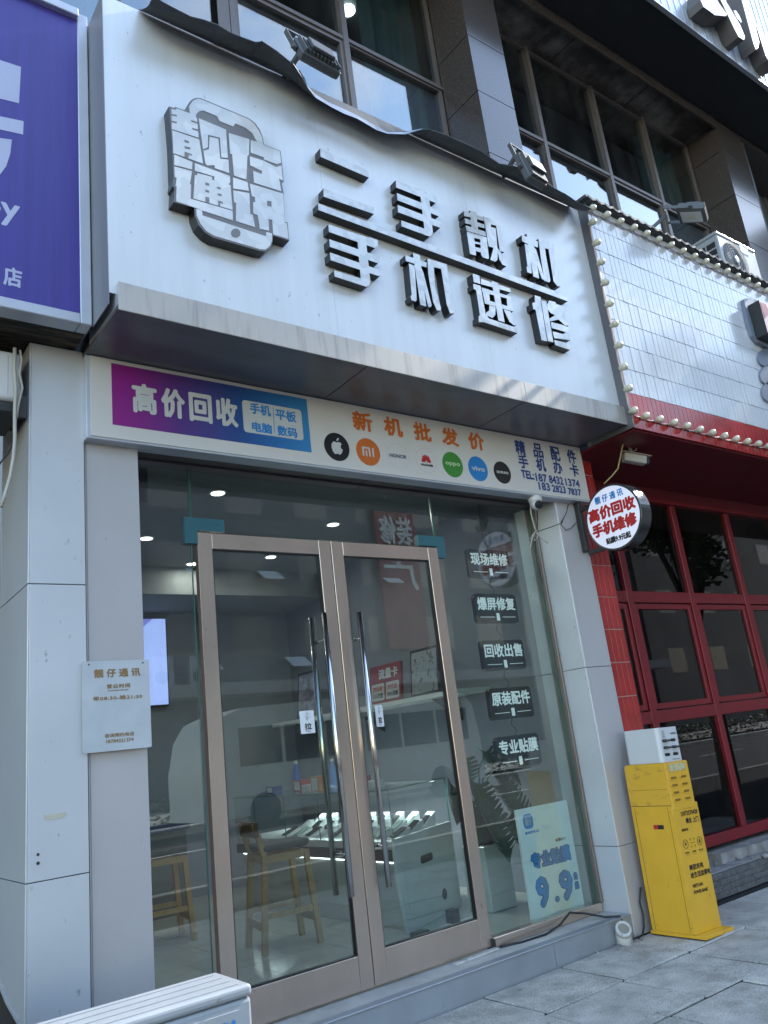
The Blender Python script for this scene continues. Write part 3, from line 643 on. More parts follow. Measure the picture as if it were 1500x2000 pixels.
# phone shaped logo
D = (300, 180, 5.357); YG = YP-.072; flg = front(YG)
outline = [(160, 147), (215, 165), (222, 153), (330, 190), (352, 155), (375, 100), (410, 70), (455, 58), (500, 65), (1000, 275), (1060, 320), (1110, 390), (1142, 470), (1155, 545), (1330, 615), (1345, 750), (1362, 935), (1340, 948), (1362, 1060), (1372, 1360), (1402, 1360), (1420, 1555), (1250, 1500), (1245, 1570), (1220, 1630), (1170, 1665), (1110, 1660), (620, 1520), (540, 1470), (470, 1390), (430, 1290), (425, 1210), (210, 1150), (218, 1000), (200, 985), (208, 905), (195, 560), (165, 190)]
lg = plate(flg, px_polys([outline], YG, *D), -.070, 0).build('logo_plate', [logo_grey, black], sg)
whites = [[(378, 225), (372, 150), (410, 92), (460, 72), (500, 80), (990, 285), (1050, 335), (1100, 410), (1130, 470), (1146, 552), (1320, 622), (1333, 742), (1290, 757), (1150, 705), (1155, 685), (1015, 635), (1015, 505), (1082, 522), (1030, 430), (960, 375), (855, 330), (830, 362), (690, 305), (665, 255), (520, 195), (480, 200), (445, 230), (440, 270), (452, 275), (470, 480), (190, 390), (185, 180), (230, 187), (240, 172)],
    [(195, 402), (475, 497), (515, 750), (205, 640)], [(470, 275), (755, 395), (775, 690), (707, 685), (693, 480), (568, 450), (566, 580), (517, 600)], [(585, 470), (675, 490), (695, 700), (780, 710), (790, 850), (640, 798), (636, 765), (560, 770), (540, 745), (520, 615), (577, 600)],
    [(785, 430), (1000, 495), (995, 660), (980, 665), (968, 915), (840, 875), (820, 650), (800, 645)], [(1005, 675), (1145, 718), (1280, 787), (1337, 770), (1350, 930), (1310, 905), (1335, 1040), (1050, 950), (1040, 825), (1130, 860), (1133, 828), (1010, 768)],
    [(215, 655), (405, 735), (400, 812), (215, 765)], [(215, 780), (400, 830), (378, 965), (390, 970), (386, 1118), (825, 1245), (828, 1345), (505, 1240), (445, 1215), (235, 1145), (240, 985), (228, 985), (240, 900), (220, 890)],
    [(445, 1222), (505, 1242), (510, 1292), (1170, 1510), (1180, 1465), (1237, 1482), (1235, 1560), (1215, 1610), (1170, 1648), (1110, 1645), (630, 1505), (550, 1455), (490, 1380), (450, 1290)],
    [(430, 745), (795, 880), (800, 945), (778, 968), (802, 977), (825, 1235), (415, 1115), (430, 870), (460, 870), (455, 850), (610, 890), (612, 922), (633, 924), (635, 885), (430, 825)],
    [(830, 895), (980, 945), (995, 1035), (832, 1010)], [(832, 1030), (1000, 1060), (1010, 1280), (1035, 1285), (1060, 1415), (860, 1350), (862, 1160), (840, 1155)],
    [(1005, 960), (1355, 1065), (1368, 1370), (1392, 1375), (1410, 1540), (1250, 1490), (1240, 1340), (1200, 1330), (1206, 1452), (1110, 1432), (1090, 1290), (1042, 1270), (1040, 1155), (1062, 1150), (1057, 1100), (1028, 1090)]]
for q in whites: plate(flg, px_polys([q], YG, *D), .0, .0025).build('logo_piece', logo_white, lg)
greys = [[(185, 232), (240, 242), (240, 258), (185, 247)], [(185, 300), (240, 315), (240, 330), (185, 316)], [(390, 295), (455, 315), (456, 332), (392, 312)], [(400, 375), (464, 395), (465, 412), (402, 392)],
    [(320, 500), (365, 515), (370, 537), (322, 526)], [(322, 566), (382, 582), (384, 602), (325, 592)], [(322, 625), (395, 650), (402, 668), (368, 657), (362, 692), (322, 681)],
    [(540, 945), (580, 960), (580, 985), (540, 972)], [(662, 990), (698, 1002), (699, 1022), (664, 1010)], [(540, 1020), (580, 1035), (580, 1057), (540, 1044)], [(668, 1060), (707, 1070), (711, 1092), (670, 1082)], [(540, 1095), (580, 1108), (582, 1162), (540, 1150)], [(672, 1135), (722, 1152), (722, 1170), (694, 1162), (694, 1195), (675, 1190)], [(1185, 1138), (1230, 1145), (1232, 1202), (1185, 1190)]]
greys.append([(857+50*math.cos(k*math.pi/10), 1478+48*math.sin(k*math.pi/10)) for k in range(20)])
for q in greys: plate(flg, px_polys([q], YG, *D), .0026, .0034).build('logo_line', logo_grey, lg)

# ---- sagging dark sheet along the top of the sign
sh = thing('roof_sheet', 'sagging dark rubber sheet draped along the top of the white sign', 'roof sheet', (3.1, 3.3, 5.44))
edge = [(300, -8), (330, 10), (372, 30), (400, 40), (425, 49), (450, 62), (470, 71), (500, 82), (512, 80), (540, 98), (573, 125)]
edge2 = [(843, 253), (870, 262), (900, 277), (940, 296), (975, 318), (1000, 322), (1015, 327), (1040, 340), (1060, 352), (1085, 368), (1105, 378), (1125, 391), (1140, 399), (1156, 407)]
def sheet(pts, y_out, name, mat, y_in=YP-.004, z_in=5.445):
    mb = MB(); rows = []
    for k, (u, v) in enumerate(pts):
        yo = y_out[k] if isinstance(y_out, list) else y_out
        o = on(u, v, 1, yo); col_ = []
        for i in range(7):
            t = i/6; p = Vector((o.x, y_in + (yo-y_in)*t, z_in + (o.z-z_in)*t - .03*math.sin(t*math.pi) + random.uniform(-.007, .007)*t))
            col_.append(mb.b.verts.new(p))
        rows.append(col_)
    for a, b2 in zip(rows, rows[1:]):
        for i in range(6): mb.b.faces.new((a[i], a[i+1], b2[i+1], b2[i]))
    o = mb.build(name, mat, sh); md = o.modifiers.new('s', 'SOLIDIFY'); md.thickness = .004; return o
sheet(edge, 3.12, 'sheet', rubber); sheet(edge2, 3.13, 'sheet', rubber)
mid = [(573, 125), (582, 137), (590, 150), (600, 168), (613, 183), (640, 200), (670, 213), (695, 225), (730, 245), (755, 258), (790, 259), (822, 252), (843, 253)]
yo = [3.12, 3.15, 3.18, 3.20, 3.22, 3.23, 3.23, 3.23, 3.23, 3.22, 3.19, 3.16, 3.13]
sheet(mid, yo, 'sheet', rubber)
lipm = MB(); lr = []
for k, ((u, v), y) in enumerate(zip(mid[1:-1], yo[1:-1])):
    o = on(u, v, 1, y-.012); h = .012+.035*math.sin(math.pi*k/10)+.006*math.sin(k*3.)
    lr.append((lipm.b.verts.new(o), lipm.b.verts.new(o+Vector((.01*math.sin(k*2.), -.012, -h)))))
for a, b2 in zip(lr, lr[1:]): lipm.b.faces.new((a[0], b2[0], b2[1], a[1]))
lo = lipm.build('torn_film', film, sh); lo.modifiers.new('s', 'SOLIDIFY').thickness = .003

# ---- flood lights
def floodlight(label, pos, tilt, yaw, arm_from, w=.30, h=.24, size=1., swing=0.):
    t = thing('flood_light', label, 'flood light', pos, 'flood lights on arms above the signs')
    R = Matrix.Rotation(yaw, 4, 'Z') @ Matrix.Rotation(tilt, 4, 'X')     # local: lens looks along +Y
    T = Matrix.Translation(pos) @ R @ Matrix.Scale(size, 4)
    def put(mb): bmesh.ops.transform(mb.b, matrix=T, verts=mb.b.verts[:]); return mb
    put(MB().box(-w/2, w/2, -.03, .022, -h/2, h/2, .008)).build('housing', grey_metal, t)
    put(MB().box(-w/2+.02, w/2-.02, .023, .028, -h/2+.02, h/2-.02)).build('lens_rim', grey_metal, t)
    put(MB().box(-w/2+.032, w/2-.032, .0282, .030, -h/2+.032, h/2-.032)).build('lens', M('lamp reflector', (.55, .56, .52), .3), t)
    put(MB().box(-w*.16, w*.16, .0302, .0315, -h*.13, h*.13)).build('led_chip', M('led chip', (.55, .52, .36), .4), t)
    n = 10
    for k in range(n):
        x = -w/2+.02+(w-.04)*k/(n-1)
        put(MB().box(x-.004, x+.004, -.052, -.031, -h/2+.01, h/2-.01)).build('fin', grey_metal, t)
    put(MB().box(-.08, .08, -.075, -.053, -.05, .05, .004)).build('driver_box', grey_metal, t)
    b = MB(); s2 = w/2+.012; top = h/2+.10
    for s in (-1, 1): b.box(s*s2-.004, s*s2+.004, -.014, .014, -.02, top)
    b.box(-s2-.004, -w*.3, -.0139, .0139, top, top+.007).box(-w*.1, w*.1, -.0139, .0139, top, top+.007).box(w*.3, s2+.004, -.0139, .0139, top, top+.007).box(-w*.3, -w*.1, -.0139, -.006, top, top+.007).box(w*.1, w*.3, -.0139, -.006, top, top+.007)
    put(b).build('bracket', grey_metal, t)
    for s in (-1, 1): put(MB().lathe([(.014, 0), (.014, .012), (.008, .018)], (s*(s2+.004), 0, 0), (s, 0, 0), 10)).build('bolt', grey_metal, t)
    end = T @ Vector((0, 0, top+.004))
    MB().bar(arm_from, end, .026, .026, (0, 0, 1)).build('arm', grey_metal, t)
    mid_ = (Vector(arm_from)+end)/2
    return t
p1 = on(617, 116, 1, 2.93); a1 = on(556, 158, 1, YP-.01)
floodlight('left flood light over the white sign seen edge on', p1, math.radians(-20), math.radians(4), (a1.x, YP-.008, 5.43), .27, .17)
p2 = on(1035, 336, 1, 2.98); a2 = on(985, 352, 1, YP-.01)
floodlight('middle flood light with finned back above the right end of the white sign', p2, math.radians(-14), math.radians(6), (a2.x, YP-.008, 5.43), .20, .25)
p3 = on(1352, 418, 1, 3.0); a3 = on(1270, 441, 1, 3.30)
floodlight('right flood light with pale lens above the tiled sign', p3, math.radians(-68), math.radians(25), (a3.x, 3.285, a3.z-.03), .24, .24)

# ---- tiled restaurant sign with bulbs
YT = 3.26
ts = thing('tiled_sign', 'white tiled sign board with red tiled lower border beside the phone shop sign', 'sign', (6.5, YT, 3.48))
tx0 = P(1186, 600, YT)[0]; tz1 = P(1145, 400, YT)[1]; tzr = P(1222, 765, YT)[1]; tz0 = P(1237, 835, YT)[1]
MB().box(tx0+.002, 11, YT+.009, 3.7, tz0+.01, tz1).build('backing', grout, ts)
MB().box(tx0-.012, tx0+.001, YT-.012, 3.65, tz0, tz1+.0).build('edge_trim', M('grey steel trim', (.13, .13, .14), .4, .4), ts)
nr = 8; th_ = (tz1-tzr)/nr; tw = .060
base = None
for c in range(37):
    for r in range(nr):
        x0, z0 = tx0+.006+c*tw, tzr+r*th_
        if base is None: base = MB().box(x0, x0+tw-.0042, YT, YT+.0088, z0+.002, z0+th_-.002, .0012).build('tile', tile_white, ts)
        else:
            o = inst('tile', base, ts, (c*tw, 0, r*th_)); o.rotation_euler = (random.uniform(-.0012, .0012), 0, random.uniform(-.0012, .0012))
mb = MB()
for c in range(37, 95):
    for r in range(nr): x0, z0 = tx0+.006+c*tw, tzr+r*th_; mb.box(x0, x0+tw-.0042, YT, YT+.0088, z0+.002, z0+th_-.002)
tag(mb.build('far_tiles', tile_white, ts), None, kind='stuff')
rb = None
for c in range(60):
    x0 = tx0+.006+c*tw
    if rb is None: rb = MB().box(x0, x0+tw-.003, YT-.002, YT+.0086, tz0+.002, tzr-.002, .0015).build('red_tile', tile_red, ts)
    else: inst('red_tile', rb, ts, (c*tw, random.uniform(-.0004, .0004), 0))
# corrugated capping on the tiled sign
mb = MB(); prev = None; x = tx0-.06; k = 0
while x < 11:
    zt = tz1+.030+.010*math.sin(k*1.6); cur = [mb.b.verts.new((x, YT-.065, zt)), mb.b.verts.new((x, 3.60, zt+.02))]
    if prev: mb.b.faces.new((prev[0], cur[0], cur[1], prev[1]))
    prev = cur; x += .028; k += 1
cp = mb.build('corrugated_capping', rubber, ts); cp.modifiers.new('s', 'SOLIDIFY').thickness = .02
MB().box(tx0, 11, YT-.05, YT+.02, tz1+.001, tz1+.012).build('cap_board', rubber, ts)
# string of bulbs
sl = thing('string_lights', 'string of round cream bulbs edging the white tiled sign', 'string lights', (tx0, YT-.05, 3.5))
E6 = lambda x, y: (1120+x/3.637, 350+y/3.637)
lft = [(135, 305), (165, 450), (195, 590), (225, 735), (255, 885), (290, 1030), (322, 1180), (355, 1335), (390, 1487), (427, 1645)]
topb = [(132, 207), (235, 255), (330, 302), (427, 345), (517, 388), (603, 430), (690, 470), (775, 512), (857, 550), (937, 587), (1015, 622), (1088, 656), (1162, 690), (1233, 723), (1303, 757), (1372, 792)]
botb = [(427, 1645), (510, 1683), (610, 1707), (710, 1732), (803, 1755), (895, 1780), (983, 1803), (1070, 1826), (1153, 1847), (1233, 1865), (1312, 1880), (1382, 1897)]
bb = None; YBU = YT-.042
for chain in (topb, lft, botb):
    pts = [on(*E6(*q), 1, YBU) for q in chain]
    if chain is not lft: pts += [pts[-1]+Vector(((k+1)*.19, 0, 0)) for k in range(9)]      # the string goes on past the picture edge
    for i, p in enumerate(pts):
        if chain is botb and i == 0: continue
        if bb is None:
            mbb = MB(); mbb.lathe([(.004, .041), (.016, .036), (.02, .02), (.026, .005), (.029, -.008), (.027, -.02), (.018, -.031), (.003, -.035)], p, (0, 1, 0), 14)
            bb = mbb.build('bulb', bulb_m, sl, True); bp0 = p.copy()
        else: inst('bulb', bb, sl, p-bp0)
    wire = []
    for a, b2 in zip(pts, pts[1:]): wire += [a+Vector((0, .03, 0)), (a+b2)/2+Vector((0, .033, -.012))]
    wire.append(pts[-1]+Vector((0, .03, 0)))
    MB().tube(wire, .006, 6).build('wire', M('pinkish wire', (.45, .33, .31), .6), sl, True)
# raised sign box on the tiled sign at the picture edge
pg = thing('raised_emblem_sign', 'boxed red and pink emblem on slate backing at the right picture edge', 'sign', (7.5, 3.2, 4.6))
back = [(1453, 584), (1464, 582), (1520, 600), (1520, 690), (1480, 668), (1470, 655), (1462, 630)]
slate = M('slate blue backing', (.17, .20, .26), .4)
plate(front(3.22), px_polys([back], 3.22), -.07, 0).build('backing_plate', slate, pg)
for c, r in (((1496, 698), 15), ((1502, 732), 17), ((1507, 765), 18)):
    plate(front(3.24), px_polys([[(c[0]+r*math.cos(k*.35), c[1]+r*1.15*math.sin(k*.35)) for k in range(18)]], 3.24), -.05, 0).build('backing_lobe', slate, pg)
plate(front(3.10), px_polys([[(1482, 586), (1530, 606), (1545, 672), (1500, 650)]], 3.10), -.118, 0).build('box', [M('pink print', (.72, .52, .50), .4), dark_plastic], pg)
plate(front(3.10), px_polys([[(1484, 590), (1495, 594), (1503, 612), (1494, 622)]], 3.10), .001, .003).build('red_print', M('crimson print', (.28, .02, .05), .4), pg)

# ---- red restaurant front
YR = 4.25
rs = thing('red_shopfront', 'red framed restaurant windows under a dark red soffit', 'shopfront', (7, YR, .3))
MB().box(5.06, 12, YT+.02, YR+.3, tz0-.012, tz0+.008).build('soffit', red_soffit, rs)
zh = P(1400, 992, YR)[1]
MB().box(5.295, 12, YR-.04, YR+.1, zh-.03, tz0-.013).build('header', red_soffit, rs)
MB().box(5.295, 12, YR-.06, YR+.06, zh-.06, zh-.031).build('head_rail', red_paint, rs)
zb = .30; zm = P(1360, 1169, YR)[1]; zl = P(1380, 1388, YR)[1]
vx = [P(1217, 1120, YR)[0], P(1326, 1075, YR)[0], P(1432, 1080, YR)[0]]; pitch_ = (vx[2]-vx[0])/2
vx = [vx[2]+pitch_*k for k in range(-4, 4)]; vx = [v for v in vx if v > 5.2]
MB().box(5.2, 12, YR-.03, YR+.05, zb, zb+.085, .004).build('sill_rail', red_paint, rs)
MB().box(5.2, 12, YR-.022, YR+.04, zm-.05, zm+.05, .003).build('rail', red_paint, rs)
MB().box(5.2, 12, YR-.022, YR+.04, zl-.05, zl+.05, .003).build('rail', red_paint, rs)
for x in vx: MB().box(x-.04, x+.04, YR-.026, YR+.045, zb+.0855, zh-.0605, .003).build('mullion', red_paint, rs)
vx2 = [5.2]+vx
for a, b2 in zip(vx2, vx2[1:]):
    for (z0, z1, op) in ((zb+.09, zl-.052, 0), (zl+.052, zm-.052, 1), (zm+.052, zh-.063, 0)):
        if b2-a < .12: continue
        wn = None
        if op:
            f = MB(); i = .048; e = .045
            f.box(a+i, a+i+e, YR-.012, YR+.03, z0+.01, z1-.01, .003).box(b2-i-e, b2-i, YR-.012, YR+.03, z0+.01, z1-.01, .003).box(a+i+e, b2-i-e, YR-.0115, YR+.029, z0+.01, z0+.01+e).box(a+i+e, b2-i-e, YR-.0115, YR+.029, z1-.01-e, z1-.01)
            wn = f.build('sash', red_paint, rs)
        MB().box(a+.04, b2-.04, YR+.008, YR+.014, z0, z1).build('pane', pane_dark, wn or rs)
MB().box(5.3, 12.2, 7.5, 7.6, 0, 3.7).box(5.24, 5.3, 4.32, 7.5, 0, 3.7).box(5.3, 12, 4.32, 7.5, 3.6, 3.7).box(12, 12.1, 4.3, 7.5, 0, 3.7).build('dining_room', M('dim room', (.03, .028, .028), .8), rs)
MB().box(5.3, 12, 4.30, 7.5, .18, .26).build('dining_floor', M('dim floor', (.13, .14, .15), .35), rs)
for k, x in enumerate((6.9, 8.3, 9.8)):
    mb = MB().box(x-.35, x+.35, 5.0, 5.6, .97, 1.0, .01); mb.box(x-.03, x+.03, 5.27, 5.33, .26, .97); mb.box(x-.22, x+.22, 5.1, 5.5, .26, .28); mb.build('table', dark_plastic, rs)
# red tiled pilaster
pl_ = thing('tiled_pilaster', 'narrow pilaster of tall red tiles right of the grey pillar', 'pilaster', (5.16, 3.9, 0))
MB().box(5.04, 5.285, 3.895, 4.24, .0, tz0-.014).build('core', pale_grout, pl_)
zt_ = P(1195, 1105, 3.885)[1]; rh = zt_-P(1207, 1166, 3.885)[1]
zrow = zt_ - rh*math.floor(zt_/rh); tb = None
r = -1
while zrow + r*rh < tz0-.02:
    z0, z1 = max(zrow+r*rh, .001), min(zrow+(r+1)*rh, tz0-.016)
    if z1-z0 > .03:
        for c in range(4):
            x0 = 5.042+c*.0605
            full = abs(z1-z0-rh) < 1e-4
            if full and tb is not None: inst('red_tile', tb, pl_, (c*.0605, random.uniform(-.001, .001), z0-tz_))
            else:
                o = MB().box(x0, x0+.0560, 3.886, 3.8945, z0+.0035, z1-.0035, .0012).build('red_tile', tile_red, pl_)
                if full and tb is None and c == 0: tb, tz_ = o, z0
    r += 1
MB().box(5.2855, 5.30, 3.90, 4.24, 0, tz0-.014).build('side_board', red_paint, pl_)

# ---- purple sign on the left
YU = 3.56
ps = thing('purple_sign', 'purple sign in a pale metal frame cut off at the left edge', 'sign', (.2, YU, 3.6))
ux1 = 1.128; uz0 = P(187, 637, YU)[1]; uz1 = 5.50
MB().box(-1.6, ux1-.055, YU+.006, YU+.012, uz0+.05, uz1-.05).build('face', purple, ps)
MB().box(ux1-.055, ux1, YU, YU+.10, uz0, uz1, .004).build('frame_side', frame_alu, ps)
MB().box(-1.6, ux1-.056, YU+.0005, YU+.10, uz0, uz0+.055, .004).build('frame_bottom', frame_alu, ps)
MB().box(-1.6, ux1-.056, YU-.03, YU+.10, uz1-.055, uz1, .004).build('frame_top', frame_alu, ps)
MB().box(-1.6, ux1+.0, YU+.101, 4.4, uz0+.012, uz0+.06).build('underside', old_wood, ps)
MB().box(-1.6, ux1-.002, YU+.11, 3.85, uz0+.07, uz1-.002).build('box', dark_room, ps)
fu = front(YU+.006)
yp = YU+.006
for q in ([(-60, 98), (41, 131), (37, 202), (-60, 178)], [(-60, 215), (46, 237), (45, 263), (-60, 240)], [(-60, 262), (23, 273), (20, 300), (12, 325), (0, 341), (-60, 330)]):
    plate(fu, px_polys([q], yp), 0, .0015).build('letter_piece', lilac, ps)
text('lettering', fu, 'by', P(-36, 438, yp)[0], P(39, 405, yp)[0], P(7, 440, yp)[1], P(5, 380, yp)[1], .0015, lilac, ps, .004)
text('lettering', fu, '店', P(6, 557, yp)[0], P(43, 530, yp)[0], P(6, 556, yp)[1], P(43, 527, yp)[1], .0015, lilac, ps, .003)
# dark recess left of the column
nb = thing('neighbour_wall', 'dark recessed shop wall at the far left edge', 'wall', (-.3, 4.6, 0))
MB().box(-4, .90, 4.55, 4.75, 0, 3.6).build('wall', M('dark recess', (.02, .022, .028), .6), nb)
nc = thing('leaning_board', 'dark board with pale curved edge leaning at the lower left', 'board', (.5, 3.7, 0))
mb = MB(); prev = None
pts = [P(-40, 1840, 3.6), P(0, 1925, 3.6), P(14, 1960, 3.6), P(38, 2003, 3.6), P(45, 2050, 3.6)]
plate(front(3.6), [[(x, z) for x, z in pts]+[(pts[-1][0], 0.0), (pts[0][0], 0.0)]], -.05, 0).build('board', M('dark plank', (.03, .026, .022), .7), nc)
MB().tube([(x, 3.598, z+.004) for x, z in pts], .008, 6).build('edge_strip', ac_white, nc)

# ---- outdoor air conditioner units
def ac_unit(label, x0, x1, y0, y1, z0, z1, back=False, feet=True, deco=True):
    t = thing('air_conditioner_unit', label, 'air conditioner', ((x0+x1)/2, (y0+y1)/2, z0), 'outdoor air conditioner units')
    W, H_ = x1-x0, z1-z0
    MB().box(x0, x1, y0, y1, z0+.02, z1-.042, .012, 2).build('casing', ac_white, t)
    lid = MB().box(x0-.004, x1+.004, y0-.004, y1+.004, z1-.040, z1, .014, 3).build('lid', ac_white, t)
    for k in range(4):
        yy = y0+.04+(y1-y0-.08)*k/3; MB().box(x0+.03, x1-.03, yy-.012, yy+.012, z1-.001, z1+.004, .0035, 2).build('lid_rib', ac_white, lid)
    MB().box(x0+.04, x0+.09, y0+.02, y1-.02, z0, z0+.0195).box(x1-.09, x1-.04, y0+.02, y1-.02, z0, z0+.0195).build('feet', grey_metal, t)
    fcx, fcz, fr_ = x0+W*.36, z0+H_*.49, H_*.40
    MB().lathe([(fr_, 0), (fr_, .004)], (fcx, y0-.0005, fcz), (0, -1, 0), 40).build('fan_opening', dark_plastic, t)
    gr = MB()
    for k in range(1, 9):
        rr = fr_*k/8; gr.tube([(fcx+rr*math.cos(a*math.pi/16), y0-.010, fcz+rr*math.sin(a*math.pi/16)) for a in range(33)], .0022, 5, False)
    for k in range(60):
        a = k*math.pi/30; gr.tube([(fcx+fr_*.62*math.cos(a), y0-.008, fcz+fr_*.62*math.sin(a)), (fcx+fr_*math.cos(a), y0-.008, fcz+fr_*math.sin(a))], .0013, 4, False)
    gr.build('fan_grille', M('grille wire', (.32, .33, .34), .4), t)
    MB().lathe([(fr_*.2, 0), (fr_*.2, .006), (fr_*.12, .01)], (fcx, y0-.009, fcz), (0, -1, 0), 20).build('fan_hub', ac_white, t)
    if deco:   # side grille, left face
        for i in range(2):
            for j in range(4):
                ya = y0+.03+i*(y1-y0-.06)/2; zz = z0+.12+j*(H_-.22)/4
                MB().box(x0-.002, x0+.003, ya+.008, ya+(y1-y0-.06)/2-.008, zz+.01, zz+(H_-.22)/4-.01).build('side_vent', dark_plastic, t)
    return t
fr2 = on(431, 1900, 2, .655); ff2 = on(489, 1926, 2, .655)
ac1 = ac_unit('white air conditioner unit with ribbed lid in the bottom left foreground', 1.445-.80, 1.445, 2.925, 3.215, .0, .655, deco=False)
plate(front(2.9248), [rrect(.69, 1.405, .06, .585, .02)], 0, .006).build('front_panel', ac_white, ac1)
text('lettering', front(2.918), 'RI', P(430, 2012, 2.918)[0], P(459, 1990, 2.918)[0], P(459, 2030, 2.918)[1], P(459, 1991, 2.918)[1], .002, ink_cy, ac1, .004)
MB().lathe([(.006, 0), (.005, .004)], (P(428, 1953, 2.92)[0], 2.9205, .632), (0, -1, 0), 10).build('screw', chrome, ac1)
ax0, az1 = P(1397, 450, 3.45); ax1 = P(1470, 487, 3.45)[0]
ac2 = ac_unit('white air conditioner unit standing on top of the tiled sign', ax0, ax1+.03, 3.45, 3.74, 5.62, az1)
plate(front(3.449), px_polys([[(1443, 478), (1460, 487), (1463, 500), (1447, 492)]], 3.449), 0, .002).build('label', M('blue label print', (.10, .22, .60), .4, c2=(.6, .68, .8), scale=8), ac2)
MB().box(ax0-.1, ax1+.1, 3.42, 4.0, 5.575, 5.618).build('support_frame', grey_metal, ac2)
wbx = thing('equipment_box', 'white metal equipment box with dark tray hung beside the left column', 'box', (.5, 3.95, 3.2))
ez0, ez1 = P(30, 783, 3.82)[1], P(30, 686, 3.82)[1]
MB().box(-.4, .868, 3.82, 4.15, ez0, ez1, .03, 4).build('casing', abs_white, wbx)
for k in range(10): MB().box(.80-k*.055, .803-k*.055, 3.8185, 3.8205, ez0+.03, ez1-.03).build('groove', M('grey groove', (.35, .36, .38), .5), wbx)
MB().box(-.4, .862, 3.835, 4.15, ez0-.055, ez0-.001, .004).build('tray', dark_plastic, wbx)
MB().box(.868, .906, 3.90, 3.925, ez0-.045, ez0+.07).box(.868, .906, 4.07, 4.095, ez0-.045, ez0+.07).build('wall_bracket', grey_metal, wbx)
cb = thing('hanging_cable', 'pale and black cables dangling below the left air conditioner', 'cable', (.75, 3.95, 2.6))
MB().tube([on(*q, 1, 3.79) for q in ((29, 680), (28, 720), (31, 760), (29, 800), (29, 830), (29, 860), (26, 895), (20, 930), (10, 965), (2, 990))], .009, 6).build('pale_cable', cable_w, cb, True)
MB().tube([on(*q, 1, 3.795) for q in ((39, 684), (42, 705), (38, 730), (44, 757), (36, 790), (33, 815))], .006, 6).build('pale_cable', cable_w, cb, True)
MB().tube([on(*q, 1, 3.80) for q in ((28, 845), (24, 868), (16, 885), (8, 895), (0, 905), (-10, 920))], .004, 6).build('black_cable', cable_k, cb, True)

# ---- opening hours notice
nbd = thing('notice_board', 'frosted plastic opening hours notice on the taupe pillar', 'notice', (1.29, 3.84, 1.5))
YN = 3.838
n00, n11 = P(164, 1472, YN), P(292, 1287, YN); nx0, nx1, nz0, nz1 = 1.142, 1.462, P(165, 1472, YN)[1], P(290, 1288, YN)[1]
fn = front(YN)
plate(fn, [rrect(nx0, nx1, nz0, nz1, .008)], -.004, 0).build('sheet', M('frosted acrylic', (.47, .50, .525), .12, 0, var=.06, scale=7, coat=.3), nbd)
W_, H_ = nx1-nx0, nz1-nz0
def ntext(s, x0, x1, z0, z1, b, sp=1.): text('lettering', fn, s, nx0+W_*x0, nx0+W_*x1, nz0+H_*z0, nz0+H_*z1, .0012, ink_gold, nbd, b, sp)
ntext('靓 仔 通 讯', .17, .86, .81, .91, .0016); ntext('营业时间', .35, .70, .685, .735, .0008, 1.1); ntext('BUSINESS HOURS', .37, .67, .655, .67, .0003)
ntext('早08:30-晚21:30', .15, .88, .555, .605, .0008, 1.1); ntext('咨询预约电话', .31, .74, .145, .19, .0006); ntext('18784321374', .33, .73, .085, .125, .0006)
for a in (.10, .90):
    for b2 in (.965,): MB().lathe([(.005, 0), (.004, .003)], (nx0+W_*a, YN-.0002, nz0+H_*b2), (0, -1, 0), 10).build('screw', chrome, nbd)
MB().box(nx0+.03, nx1-.03, YN+.0045, YN+.0105, nz0+.1, nz1-.1).build('foam_tape', dark_plastic, nbd)

# ---- round blade sign on the grey pillar
XR = 4.895
rd = thing('round_blade_sign', 'round double sided lit sign with red and blue lettering on the grey pillar', 'sign', (XR, 3.5, 2.8))
ra, rb_ = on(1140, 1010, 0, XR), on(1258, 1003, 0, XR); ru, rl = on(1205, 943, 0, XR), on(1194, 1075, 0, XR)
cy_, cz_ = (ra.y+rb_.y)/2, (ru.z+rl.z)/2; Rr = ((ra.y-rb_.y)/2+(ru.z-rl.z)/2)/2
fr_r = Fr((XR, cy_, cz_), (0, -1, 0), (0, 0, 1))
MB().lathe([(Rr-.004, -.002), (Rr, 0), (Rr, .115), (Rr-.004, .117)], (XR, cy_, cz_), (1, 0, 0), 64).build('drum', M('black glossy drum', (.03, .031, .033), .22), rd)
face_m = M('backlit sign face', (.62, .64, .74), .35, emit=(.62, .64, .80), es=.10)
MB().lathe([(Rr-.016, 0), (Rr-.016, .003)], (XR-.002, cy_, cz_), (-1, 0, 0), 64).build('face', face_m, rd)
def rt(s, x0, x1, z0, z1, mt, b): text('lettering', fr_r, s, x0*Rr, x1*Rr, z0*Rr, z1*Rr, .006, mt, rd, b)
rt('靓 仔 通 讯', -.52, .52, .52, .76, ink_cy, .002); rt('高价回收', -.86, .86, .02, .44, ink_red, .006); rt('手机维修', -.82, .80, -.46, -.04, ink_red, .006); rt('贴膜9.9元起', -.40, .50, -.76, -.56, ink_k, .003)
bxp = P(1132, 1030, YS)[0]
bk = MB().box(4.935, 4.975, 3.822, YS-.001, P(1145, 1080, YS)[1], P(1127, 984, YS)[1], .003)
bk.build('wall_bar', dark_plastic, rd)
for z in (cz_-.19, cz_+.16): MB().box(4.943, 4.967, cy_+math.sqrt(Rr**2-(z-cz_)**2)-.012, 3.8215, z-.016, z+.016).build('arm', dark_plastic, rd)
